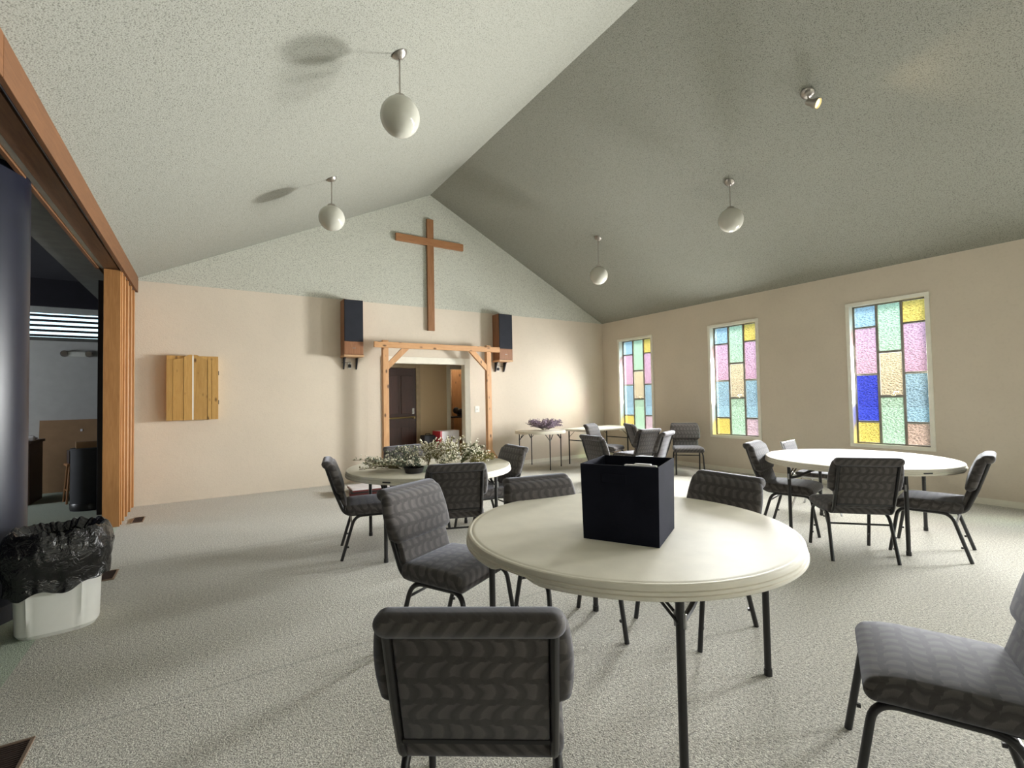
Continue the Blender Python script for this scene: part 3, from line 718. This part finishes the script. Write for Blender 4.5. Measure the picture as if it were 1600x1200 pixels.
# ================================================================== CHAIRS
def lean(z): return -0.222-0.318*(z-0.42)
def make_chair():
    t = empty('banquet_chair')
    # seat cushion, waterfall front
    def sw_(x, y, z):
        u, v = x/0.25, y/0.235
        cr_ = 0.014*(1-u*u)*(1-v*v) if z > 0 else 0
        z2 = z+cr_
        if y > 0.10: z2 -= 0.10*((y-0.10)/0.135)**2*0.28*(1.0 if z > 0 else 0.15)
        return (x*(1+0.03*v), y, z2)
    MB().rbox((0, 0.006, 0.428), (0.247, 0.226, 0.045), 0.034, 4, (8, 8, 2), sw_).build('seat', 'seat', t, 60)
    # backrest: shaped upper pad, flatter lower pad
    def wid(z):
        if z > 0.60: return 0.248+0.018*max(0, 1-((z-0.69)/0.14)**2)
        return 0.222+0.026*max(0, min(1, (z-0.545)/0.055))
    def up_(x, y, z):
        Z = z+0.714
        k = wid(Z)/0.25
        yy = y
        if y > 0: yy += 0.016*(1-(x/0.25)**2)*(1-(z/0.145)**2)
        return (x*k, yy+lean(Z), z)
    MB().rbox((0, 0.018, 0.714), (0.25, 0.034, 0.139), 0.032, 4, (8, 2, 10), up_).build('backrest', 'back', t, 60)
    def lo_(x, y, z): return (x, y+lean(z+0.505), z)
    MB().rbox((0, 0.012, 0.515), (0.212, 0.020, 0.075), 0.016, 3, (6, 1, 4), lo_).build('lower_back_pad', 'back', t, 60)
    # rolled top edge leaning backwards
    def ro_(x, y, z): return (x, y+lean(0.845+z)-0.012, z)
    MB().rbox((0, 0.004, 0.838), (0.242, 0.046, 0.036), 0.0355, 5, (8, 1, 1), ro_).build('top_roll', 'back', t, 60)
    def pa_(x, y, z): return (x, y+lean(z+0.655), z)
    MB().rbox((0, -0.020, 0.655), (0.198, 0.006, 0.185), 0.005, 1, (2, 1, 2), pa_).build('back_panel', 'back', t, 60)
    MB().tube([(-0.20, lean(0.475)-0.022, 0.475), (0.20, lean(0.475)-0.022, 0.475)], 0.010, 6).build('back_crossbar', 'black', t, 40)
    for s in (-1, 1):
        pth = [(s*0.212, -0.04, 0.392)]+arc((s*0.212, -0.15, 0.392), (s*0.212, -0.222, 0.392), (s*0.212, -0.245, 0.455), 6)+[(s*0.212, lean(0.60)-0.024, 0.60), (s*0.212, lean(0.835)-0.024, 0.835)]
        MB().tube(pth, 0.0155, 8, 0.0125).build('back_frame', 'black', t, 50)
        fp = [(s*0.215, 0.02, 0.378)]+arc((s*0.215, 0.14, 0.378), (s*0.222, 0.205, 0.378), (s*0.226, 0.215, 0.315), 6)+[(s*0.236, 0.268, 0.0)]
        MB().tube(fp, 0.0140, 8, 0.0140).box(s*0.226-0.006, s*0.226+0.006, 0.222, 0.236, 0.105, 0.12).build('leg', 'black', t, 50)
        rp = [(s*0.215, 0.02, 0.378)]+arc((s*0.215, -0.07, 0.378), (s*0.222, -0.135, 0.378), (s*0.226, -0.158, 0.315), 6)+[(s*0.236, -0.252, 0.0)]
        MB().tube(rp, 0.0140, 8, 0.0140).box(s*0.228-0.006, s*0.228+0.006, -0.205, -0.190, 0.105, 0.12).build('leg', 'black', t, 50)
        MB().cbox(s*0.212-0.008, s*0.212+0.008, -0.215, -0.17, 0.40, 0.435, 0.003).build('seat_bracket', 'black', t)
    MB().tube([(-0.228, -0.166, 0.295), (0.228, -0.166, 0.295)], 0.008, 8).build('stretcher', 'black', t, 40)
    MB().tube([(-0.21, 0.12, 0.380), (0.21, 0.12, 0.380)], 0.008, 8).build('seat_crossbar', 'black', t, 40)
    return t
ch = make_chair()
CH = [
 (0.763, 1.378, -34.9, 'nearest dark patterned chair, back to the viewer, in front of the foreground table', 'chairs at the foreground table'),
 (1.225, 2.545, -153.0, 'patterned chair left of the foreground table showing its whole lit backrest and seat', 'chairs at the foreground table'),
 (1.803, 2.248, 171.0, 'chair behind the foreground table, backrest showing left of the black bin', 'chairs at the foreground table'),
 (2.531, 1.890, 88.2, 'chair behind the foreground table, backrest showing right of the black bin', 'chairs at the foreground table'),
 (1.285, 4.515, -103.0, 'chair seen in profile at the left end of the flower table', 'chairs at the flower table'),
 (1.850, 3.870, -21.0, 'dark chair with its back to the viewer in front of the flower table', 'chairs at the flower table'),
 (2.500, 4.440, 85.0, 'chair at the right end of the flower table beside the arch post', 'chairs at the flower table'),
 (1.947, 4.980, 185.0, 'chair half hidden behind the flowers on the far side of their table', 'chairs at the flower table'),
 (5.13, 2.600, -166.0, 'chair with pale lit seat left of the right-hand table, facing right', 'chairs at the right-hand table'),
 (4.702, 1.904, -47.2, 'dark chair with its back to the viewer before the right-hand table', 'chairs at the right-hand table'),
 (5.351, 1.537, 11.2, 'chair in profile at the right end of the right-hand table', 'chairs at the right-hand table'),
 (7.270, 5.490, 135.0, 'chair standing alone between the first and middle stained windows', 'chairs by the far corner'),
 (4.753, 4.811, -97.5, 'dark chair turned away just behind the left corner of the black bin', 'chairs by the far corner'),
 (6.39, 6.59, -155.7, 'pale lit chair in front of the corner table', 'chairs by the far corner'),
 (7.060, 6.210, -118.6, 'chair with its edge toward the viewer under the window nearest the corner', 'chairs by the far corner'),
 (5.911, 5.530, -0.6, 'left of two chairs with pale backs turned to the viewer behind the black bin', 'chairs by the far corner'),
 (5.50, 4.935, 21.0, 'right of two chairs with pale backs turned to the viewer behind the black bin', 'chairs by the far corner'),
 (2.137, 0.608, 24.0, 'chair at the lower right picture edge, seat toward the viewer', 'chairs at the foreground table'),
]
for i, (x, y, a, lab, grp) in enumerate(CH):
    o = ch if i == 0 else copy_tree(ch)
    o.location = (x, y, 0); o.rotation_euler = (0, 0, math.radians(a)); tag(o, lab, 'chair', grp)

# chrome-framed chair behind the right-hand table
t = thing('chrome_frame_chair', 'slimmer chrome-framed chair behind the right-hand table', 'chair', (6.20, 2.82, 0), math.radians(-171))
def f1(x, y, z): return (x, y+lean(z+0.66)-0.005, z)
MB().rbox((0, 0.0, 0.66), (0.205, 0.018, 0.13), 0.015, 3, (6, 1, 4), f1).build('backrest', 'back', t, 60)
MB().rbox((0, 0.02, 0.43), (0.225, 0.22, 0.025), 0.02, 3, (6, 6, 1)).build('seat', 'seat', t, 60)
for s in (-1, 1):
    pth = [(s*0.222, 0.20, 0.40)]+arc((s*0.222, -0.14, 0.40), (s*0.222, -0.225, 0.40), (s*0.222, -0.25, 0.48), 6)+[(s*0.222, lean(0.805), 0.805)]
    MB().tube(pth, 0.0125, 8).build('back_frame', 'chrome', t, 50)
    MB().tube([(s*0.222, 0.15, 0.39), (s*0.236, 0.265, 0.0)], 0.011, 8).build('leg', 'chrome', t, 50)
    MB().tube([(s*0.222, -0.12, 0.39), (s*0.236, -0.252, 0.0)], 0.011, 8).build('leg', 'chrome', t, 50)
MB().tube([(-0.222, lean(0.79), 0.79), (0.222, lean(0.79), 0.79)], 0.010, 8).build('top_rail', 'chrome', t, 50)

# ================================================================== things on the foreground table
TZ = 0.7446
t = thing('storage_bin', 'dark navy fabric cube bin standing on the foreground table', 'storage bin', (1.70, 1.62, TZ), math.radians(-61.7))
hb, hb2, Hb, th = 0.172, 0.178, 0.345, 0.006
def wall4(k):
    R = Matrix.Rotation(k*PI/2, 4, 'Z')
    m = MB()
    m.add([R @ Vector(p) for p in [(-hb, -hb, 0), (hb, -hb, 0), (hb2, -hb2, Hb), (-hb2, -hb2, Hb), (-hb+th, -hb+th, 0), (hb-th, -hb+th, 0), (hb2-th, -hb2+th, Hb), (-hb2+th, -hb2+th, Hb)]],
          [(0, 1, 2, 3), (7, 6, 5, 4), (3, 2, 6, 7), (0, 4, 5, 1), (1, 5, 6, 2), (0, 3, 7, 4)])
    return m
for k in range(4): wall4(k).build('side_panel', 'binc', t)
MB().box(-hb, hb, -hb, hb, 0, 0.006).build('base_panel', 'binc', t)
for k in (0, 2):
    R = Matrix.Rotation(k*PI/2, 4, 'Z')
    MB().rbox((-0.02, -hb2-0.001, 0.285), (0.056, 0.004, 0.019), 0.0035, 1, (1, 1, 1), None, R).build('handle_strip', 'binc', t)
t = thing('folded_paper', 'white and grey glossy packet poking up inside the black bin', 'packet', (1.72, 1.62, TZ+0.006), math.radians(-61.7))
MB().cbox(-0.02, 0.13, -0.06, -0.035, 0, 0.325, 0.003).build('white_sheet', 'whitecard', t)
MB().cbox(0.02, 0.10, -0.033, -0.015, 0, 0.328, 0.003).build('grey_sheet', 'steel', t)

# ================================================================== flowers
def leaf_quad(mb, p, d, ln, wd, upv):
    d = d.normalized(); s = d.cross(upv)
    if s.length < 1e-3: s = d.cross(Vector((1, 0, 0)))
    s.normalize(); n = s.cross(d)
    a = p; b = p+d*ln*0.5+s*wd; c = p+d*ln+n*wd*0.2; e = p+d*ln*0.5-s*wd; m = p+d*ln*0.5-n*wd*0.35
    mb.add([a, b, c, e, m], [(0, 1, 4), (1, 2, 4), (2, 3, 4), (3, 0, 4)])
def blossom(mb, p, r):
    vs = [p+Vector((r, 0, 0)), p+Vector((-r, 0, 0)), p+Vector((0, r, 0)), p+Vector((0, -r, 0)), p+Vector((0, 0, r)), p+Vector((0, 0, -r))]
    mb.add(vs, [(0, 2, 4), (2, 1, 4), (1, 3, 4), (3, 0, 4), (2, 0, 5), (1, 2, 5), (3, 1, 5), (0, 3, 5)])
def spray(name, loc, direction, length, height, nb, rng, leafmat, bloommat, nleaf, nflow, lab, grp, fr=0.009, ll=0.035, cat='flowers'):
    t = thing(name, lab, cat, loc, 0, grp)
    st, lf, fl_ = MB(), MB(), MB()
    d0 = Vector(direction).normalized()
    for b in range(nb):
        a = rng.uniform(-0.75, 0.75); dz = Matrix.Rotation(a, 3, 'Z') @ d0
        L = length*rng.uniform(0.55, 1.0); h = height*rng.uniform(0.35, 1.0)
        pts = []
        for i in range(7):
            q = i/6
            p = dz*L*q + Vector((0, 0, 0.012+h*(1-(1-q)**1.6)*(1-0.30*q*rng.random())))
            p += Vector((rng.uniform(-1, 1), rng.uniform(-1, 1), rng.uniform(-0.4, 0.8)))*0.010*q
            p.z = max(p.z, 0.008); pts.append(p)
        st.tube(pts, 0.0022, 4)
        for i in range(nleaf):
            q = rng.uniform(0.12, 1.0); k = min(5, int(q*6)); p = pts[k].lerp(pts[k+1], q*6-k)
            dd_ = Vector((rng.uniform(-1, 1), rng.uniform(-1, 1), rng.uniform(-0.25, 0.9)))
            e = p+dd_.normalized()*ll
            if e.z < 0.006: dd_.z = abs(dd_.z)
            leaf_quad(lf, p, dd_, ll*rng.uniform(0.6, 1.2), ll*0.2, Vector((0, 0, 1)))
        for i in range(nflow):
            q = rng.uniform(0.3, 1.0); k = min(5, int(q*6)); p = pts[k].lerp(pts[k+1], q*6-k)
            p = p+Vector((rng.gauss(0, 1), rng.gauss(0, 1), abs(rng.gauss(0, 1))))*0.020
            p.z = max(p.z, fr+0.003); blossom(fl_, p, fr*rng.uniform(0.6, 1.25))
    tag(st.build('stems', 'stem', t), kind='stuff'); tag(lf.build('leaves', leafmat, t), kind='stuff')
    if fl_.v: tag(fl_.build('blossoms', bloommat, t), kind='stuff')
    return t
rng = random.Random(11)
sprays = [((1.60, 4.33), (-1, 0.30), 0.62, 0.11, 7, 'leafA', 34, 14), ((1.58, 4.22), (-1, 0.55), 0.50, 0.15, 7, 'leafC', 40, 10),
          ((1.52, 4.30), (-0.9, 0.05), 0.40, 0.07, 7, 'leafB', 34, 12),
          ((1.55, 4.35), (0.3, 1), 0.25, 0.20, 8, 'leafC', 50, 9), ((1.62, 4.20), (-0.4, -0.4), 0.18, 0.15, 8, 'leafC', 50, 9),
          ((1.72, 4.35), (-0.2, 0.4), 0.24, 0.24, 8, 'leafC', 44, 12), ((1.80, 4.32), (0.2, 0.5), 0.25, 0.28, 8, 'leafB', 40, 20),
          ((1.90, 4.25), (0.3, 0.2), 0.24, 0.25, 9, 'leafB', 42, 22), ((1.86, 4.16), (0.2, -0.5), 0.20, 0.18, 8, 'leafA', 40, 22),
          ((2.02, 4.36), (0.6, 0.3), 0.30, 0.27, 9, 'leafB', 50, 15), ((2.10, 4.24), (0.5, -0.1), 0.28, 0.25, 9, 'leafA', 50, 14),
          ((2.18, 4.35), (1, 0.2), 0.30, 0.18, 8, 'leafA', 46, 10), ((2.25, 4.20), (1, -0.1), 0.26, 0.09, 7, 'leafB', 46, 5),
          ((2.14, 4.12), (0.6, -0.6), 0.22, 0.13, 7, 'leafB', 42, 9), ((1.95, 4.45), (0.0, 0.6), 0.22, 0.25, 8, 'leafB', 42, 16)]
for (px_, py_), d_, L_s, H_s, nb_, lm_, nl_, nf_ in sprays:
    spray('flower_spray', (px_, py_, TZ), (d_[0], d_[1], 0), L_s, H_s, nb_, rng, lm_, 'bloom', nl_, nf_, {'leafA': 'sage green spray dotted with white blossoms lying on the flower table', 'leafB': 'olive-yellow leaved spray full of small white blossoms on the flower table', 'leafC': 'silvery grey-green leafy spray with few blossoms on the flower table'}[lm_], 'white flower sprays on the table')
for k in range(9):
    a = k*0.7
    spray('lilac_spray', (5.68+0.06*math.cos(a), 7.62+0.05*math.sin(a), TZ), (math.cos(a), math.sin(a), 0), 0.30, 0.21, 9, rng, 'lilac2', 'lilac', 26, 26, 'bunch of dusty lilac blossoms on the table by the back wall', 'lilac bunches', 0.011, 0.045)
# bowl and glass on the flower table
t = thing('dark_bowl', 'low black oval bowl among the flowers on the round table', 'bowl', (1.56, 4.08, TZ))
tag(MB().lathe([(1e-4, 0.0), (0.06, 0.0), (0.075, 0.004), (0.092, 0.05), (0.096, 0.052), (0.090, 0.052), (0.072, 0.012), (1e-4, 0.010)], 32).build('bowl_body', 'black', t, 40))
t = thing('glass_jar', 'small clear glass dish beside the dark bowl', 'glass dish', (1.69, 4.06, TZ))
MB().lathe([(1e-4, 0.0), (0.045, 0.0), (0.052, 0.006), (0.054, 0.055), (0.050, 0.055), (0.047, 0.01), (1e-4, 0.008)], 24).build('dish_body', 'jarglass', t, 40)

# flat boxes on the floor behind the flower table
for k, (m_, z0, z1, dx, lab) in enumerate([('maroon', 0.0, 0.035, 0.0, 'dark red flat box lowest of the pile on the floor by the back wall'), ('tagp', 0.0355, 0.058, 0.02, 'thin dark board in the flat pile on the floor by the back wall'), ('whitecard', 0.0585, 0.10, 0.03, 'white-topped flat box on top of the pile by the back wall')]):
    t = thing('flat_box', lab, 'box', (2.12, 7.35, z0), math.radians(-14+5*k), 'flat boxes on the floor')
    MB().cbox(-0.32, 0.32, -0.24, 0.24, 0, (z1-z0)*0.62, 0.004).build('box_base', 'maroon' if k == 2 else m_, t)
    MB().cbox(-0.325, 0.325, -0.245, 0.245, (z1-z0)*0.62, z1-z0, 0.004).build('box_lid', m_, t)

# red and white carton in the doorway, with a dark case behind it
t = thing('tall_carton', 'red and white carton standing in the doorway behind the flowers', 'box', (4.02, 8.72, 0), math.radians(8))
MB().cbox(-0.22, 0.22, -0.14, 0.14, 0, 0.775, 0.004).build('carton_body', 'whitecard', t)
MB().cbox(-0.232, -0.22, -0.142, 0.14, 0, 0.777, 0.003).build('red_side', 'red', t)
MB().cbox(-0.232, -0.19, -0.148, -0.14, 0, 0.777, 0.002).build('red_edge', 'red', t)
MB().cbox(-0.02, 0.08, -0.144, -0.14, 0.55, 0.68, 0.001).build('printed_patch', plain('faint_print', (0.5, 0.45, 0.55), 0.5), t)
t = thing('dark_case', 'small dark grey case beside the red carton in the doorway', 'case', (3.66, 8.80, 0))
MB().rbox((0, 0, 0.355), (0.12, 0.12, 0.345), 0.02, 2, (1, 1, 1)).build('case_body', 'blackmatte', t, 40)
MB().tube([(-0.05, 0, 0.70), (-0.05, 0, 0.725), (0.05, 0, 0.725), (0.05, 0, 0.70)], 0.008, 6).build('handle', 'black', t)
for sx in (-1, 1): MB().cbox(sx*0.08-0.02, sx*0.08+0.02, -0.1, 0.1, 0, 0.012, 0.003).build('foot', 'black', t)

# store cupboard beyond the vestibule
t = thing('leaning_plank', 'orange plywood board leaning inside the cupboard beyond the doorway', 'board', (4.99, 10.2, 0))
MB().cbox(-0.12, 0.12, 0, 0.02, 0, 2.1, 0.002).build('board_face', 'arch', t)
MB().cbox(-0.13, -0.11, -0.022, 0.0, 0, 2.1, 0.002).build('batten', 'arch', t)
t = thing('cupboard_shelf', 'dark shelf inside the cupboard beyond the doorway', 'shelf', (4.86, 9.75, 0))
MB().cbox(-0.28, 0.5, -0.18, 0.18, 0.98, 1.01, 0.003).build('shelf_board', 'blackmatte', t)
for sx in (-0.26, 0.48): MB().cbox(sx-0.012, sx+0.012, -0.17, 0.17, 0, 0.98, 0.003).build('shelf_side', 'oak', t)
t = thing('black_gadget', 'black rounded device lying on the cupboard shelf', 'device', (4.92, 9.75, 1.01))
MB().rbox((0, 0, 0.10), (0.16, 0.09, 0.07), 0.05, 4, (2, 2, 2)).build('device_body', 'black', t, 60)
MB().sphere((-0.17, 0, 0.13), 0.075, 16, 10).build('device_head', 'black', t, 60)
MB().rbox((0.02, 0, 0.02), (0.13, 0.08, 0.019), 0.01, 2, (1, 1, 1)).build('device_base', 'ventd', t)
# unseen lamp added above the opening to brighten the cupboard
t = thing('cupboard_fill_lamp', 'added unseen round lamp brightening the cupboard', 'ceiling lamp', (4.75, 10.0, 2.6))
MB().lathe([(1e-4, -0.002), (0.12, -0.002), (0.12, -0.03), (0.10, -0.06), (1e-4, -0.07)], 24).build('fill_emitter', emit('cupboard_fill_glow', (1, 0.9, 0.75, 1), 40.0), t, 40)

# ================================================================== side room things
t = thing('round_column', 'thick black round column at the left picture edge', 'column', (-1.44, 4.60, 0))
MB().lathe([(1e-4, 0.0), (0.38, 0.0), (0.38, 3.45), (1e-4, 3.45)], 48).build('column_shaft', 'column', t, 40)
MB().lathe([(0.383, 0.0), (0.383, 0.10), (0.38, 0.11)], 48).build('column_base_band', 'blackmatte', t, 40)

t = thing('emergency_light', 'oval white emergency light on the side room wall', 'light', (-1.86, 10.70, 2.28))
MB().rbox((0, -0.035, 0), (0.13, 0.03, 0.045), 0.028, 3, (2, 1, 1)).build('housing', 'white', t, 50)
for s_ in (-1, 1):
    MB().lathe([(1e-4, 0.03), (0.04, 0.03), (0.055, 0.0), (0.055, -0.03), (1e-4, -0.03)], 20, (0, 0, 0), Matrix.Translation((s_*0.155, -0.05, 0)) @ Matrix.Rotation(PI/2, 4, 'X')).build('lamp_head', 'nickel', t, 40)
t = thing('cardboard_sheet', 'large brown cardboard sheet leaning on the side room wall', 'cardboard', (-1.90, 10.52, 0))
Rl = Matrix.Rotation(math.radians(-5), 4, 'X')
MB().cbox(-0.40, 0.42, 0.0, 0.03, 0.005, 1.18, 0.003, Rl).build('sheet', 'card', t)
MB().cbox(0.10, 0.13, -0.004, 0.0, 0.98, 1.02, 0.001, Rl).build('paper_scrap', 'whitecard', t)
t = thing('office_desk', 'dark wooden desk in the shadow behind the column', 'desk', (-2.42, 9.75, 0))
MB().cbox(-0.75, 0.30, -0.35, 0.35, 0.87, 0.91, 0.004).build('desktop', 'desk', t)
for sx in (-0.70, 0.26): MB().cbox(sx-0.02, sx+0.02, -0.32, 0.32, 0, 0.87, 0.003).build('side_panel', 'desk', t)
MB().cbox(-0.68, 0.24, 0.28, 0.30, 0.25, 0.87, 0.003).build('back_panel', 'desk', t)
t = thing('crumpled_papers', 'crumpled pale papers on the dark desk', 'papers', (-2.22, 9.65, 0.91))
MB().rbox((0, 0, 0.03), (0.10, 0.08, 0.028), 0.02, 2, (3, 3, 1), lambda x, y, z: (x, y, z*(1+0.5*math.sin(40*x+25*y)))).build('top_sheet', 'whitecard', t)
t = thing('wooden_stool', 'small wooden stool beside the black cabinet in the side room', 'stool', (-1.60, 9.35, 0), 0.3)
MB().rbox((0, 0, 0.55), (0.15, 0.15, 0.018), 0.012, 2, (2, 2, 1)).build('seat', 'stool', t, 50)
for sx in (-1, 1):
    for sy in (-1, 1): MB().tube([(sx*0.11, sy*0.11, 0.54), (sx*0.145, sy*0.145, 0)], 0.013, 8).build('leg', 'stool', t, 40)
    MB().tube([(sx*0.132, -0.132, 0.18), (sx*0.132, 0.132, 0.18)], 0.008, 6).build('rung', 'stool', t, 40)
t = thing('stool_books', 'dark box of books resting on the wooden stool', 'box', (-1.60, 9.35, 0.568), 0.3)
MB().cbox(-0.12, 0.10, -0.10, 0.10, 0, 0.19, 0.004).build('box_body', 'ventd', t)
MB().cbox(-0.06, 0.02, -0.104, -0.10, 0.02, 0.15, 0.001).build('box_label', 'whitecard', t)
t = thing('black_drum_cabinet', 'black rounded cabinet standing by the folding partition', 'cabinet', (-1.36, 8.62, 0))
MB().lathe([(1e-4, 0), (0.20, 0), (0.20, 0.80), (0.205, 0.80), (0.205, 0.83), (1e-4, 0.83)], 32).build('cabinet_body', 'blackmatte', t, 40)
MB().lathe([(0.207, 0.02), (0.207, 0.09), (0.20, 0.10)], 32).build('base_band', 'black', t, 40)
t = thing('small_carton', 'small brown carton on the black rounded cabinet', 'box', (-1.38, 8.64, 0.83), 0.2)
MB().cbox(-0.13, 0.09, -0.09, 0.09, 0, 0.085, 0.003).build('carton_body', 'card', t)
MB().cbox(-0.13, 0.09, -0.012, 0.012, 0.084, 0.087, 0.001).build('carton_tape', 'oak', t)

# ================================================================== waste bin with bag
t = thing('waste_bin', 'white plastic waste bin by the column', 'waste bin', (-0.80, 4.16, 0), math.radians(6))
def sup(a, rx, ry, p=3.2):
    c, s = math.cos(a), math.sin(a)
    k = (abs(c)**p+abs(s)**p)**(-1/p); return Vector((rx*c*k, ry*s*k, 0))
N = 96
def bin_shell(z0, z1, rx0, ry0, rx1, ry1, mb, rows=8):
    vs = []; fs = []
    for j in range(rows+1):
        q = j/rows; z = z0+(z1-z0)*q
        for k in range(N):
            a = 2*PI*k/N; p = sup(a, rx0+(rx1-rx0)*q, ry0+(ry1-ry0)*q)
            rib = 0.0
            for ra in (-2.15, -1.05, 1.05, 2.15):
                dd__ = abs((a-ra+PI) % (2*PI)-PI); rib = max(rib, max(0, 1-(dd__/0.055)**4))
            p = p*(1+0.05*rib*min(1, q*8)); vs.append(p+Vector((0, 0, z)))
    for j in range(rows):
        for k in range(N): fs.append((j*N+k, j*N+(k+1) % N, (j+1)*N+(k+1) % N, (j+1)*N+k))
    fs.append(tuple(range(N-1, -1, -1)))
    mb.add(vs, fs)
mb = MB(); bin_shell(0.0, 0.025, 0.180, 0.155, 0.196, 0.170, mb, 2); bin_shell(0.025, 0.57, 0.196, 0.170, 0.214, 0.188, mb, 10)
mb.build('bin_body', 'white', t, 40)
mb = MB(); vs = []; fs = []; n2 = 144; prof = []
for j in range(5): prof.append((0.76-0.06*(4-j)/4, 0.30+0.27*j/4, 0.25))          # inside
for j in range(13):
    q = j/12
    prof.append((1.06+0.13*math.sin(PI*min(1, q*1.35))+(0.04*q), 0.61-0.32*q, 0.6+0.9*q))
prof.insert(5, (0.98, 0.625, 0.5))
for j, (s_, z, am) in enumerate(prof):
    for k in range(n2):
        a = 2*PI*k/n2; p = sup(a, 0.225, 0.195, 2.8)*s_
        nz = mnoise.noise(Vector((math.cos(a)*3.2, math.sin(a)*3.2, z*7)))+0.6*mnoise.noise(Vector((math.cos(a)*9, math.sin(a)*9, z*14+5)))
        fold = abs(mnoise.noise(Vector((math.cos(a)*6, math.sin(a)*6, 2.0))))
        r_ = 1+am*0.040*nz
        zz = z+0.030*am*mnoise.noise(Vector((math.cos(a)*2.4+9, math.sin(a)*2.4, 1.0)))+(0.03*fold if 4 <= j <= 8 else 0)
        zz += (0.035*math.cos(a-0.3) if j > 10 else 0)
        vs.append(Vector((p.x*r_, p.y*r_, zz)))
m_ = len(prof)
for j in range(m_-1):
    for k in range(n2): fs.append((j*n2+k, j*n2+(k+1) % n2, (j+1)*n2+(k+1) % n2, (j+1)*n2+k))
tb_ = thing('bin_liner', 'crumpled shiny black bag folded over the white waste bin', 'bin bag', (-0.80, 4.16, 0), math.radians(6))
mb.add(vs, fs); mb.build('bag_skin', 'bag', tb_, 28)

# ================================================================== floor vents
def vent(x0, x1, y0, y1, lab):
    t = thing('floor_vent', lab, 'floor vent', ((x0+x1)/2, (y0+y1)/2, 0.0), 0, 'floor vents')
    hx, hy = (x1-x0)/2, (y1-y0)/2
    MB().box(-hx+0.01, hx-0.01, -hy+0.01, hy-0.01, 0.0005, 0.002).build('dark_well', 'ventd', t)
    for (a, b, c, d) in ((-hx, hx, -hy, -hy+0.014), (-hx, hx, hy-0.014, hy), (-hx, -hx+0.014, -hy+0.014, hy-0.014), (hx-0.014, hx, -hy+0.014, hy-0.014)):
        MB().cbox(a, b, c, d, 0, 0.008, 0.002).build('frame_edge', 'vent', t)
    m = MB(); n = int((y1-y0)/0.016)
    for k in range(n):
        yy_ = -hy+0.018+k*(2*hy-0.036)/max(1, n-1); m.box(-hx+0.014, hx-0.014, yy_-0.002, yy_+0.002, 0.002, 0.006)
    tag(m.build('louvres', 'ventd', t), kind='stuff')
vent(-0.772, -0.652, 7.19, 7.51, 'small brown floor vent by the foot of the folding partition')
vent(-0.745, -0.635, 4.985, 5.255, 'brown floor vent half hidden behind the waste bin')
vent(-0.735, -0.612, 2.50, 2.83, 'brown floor vent at the lower left picture corner')
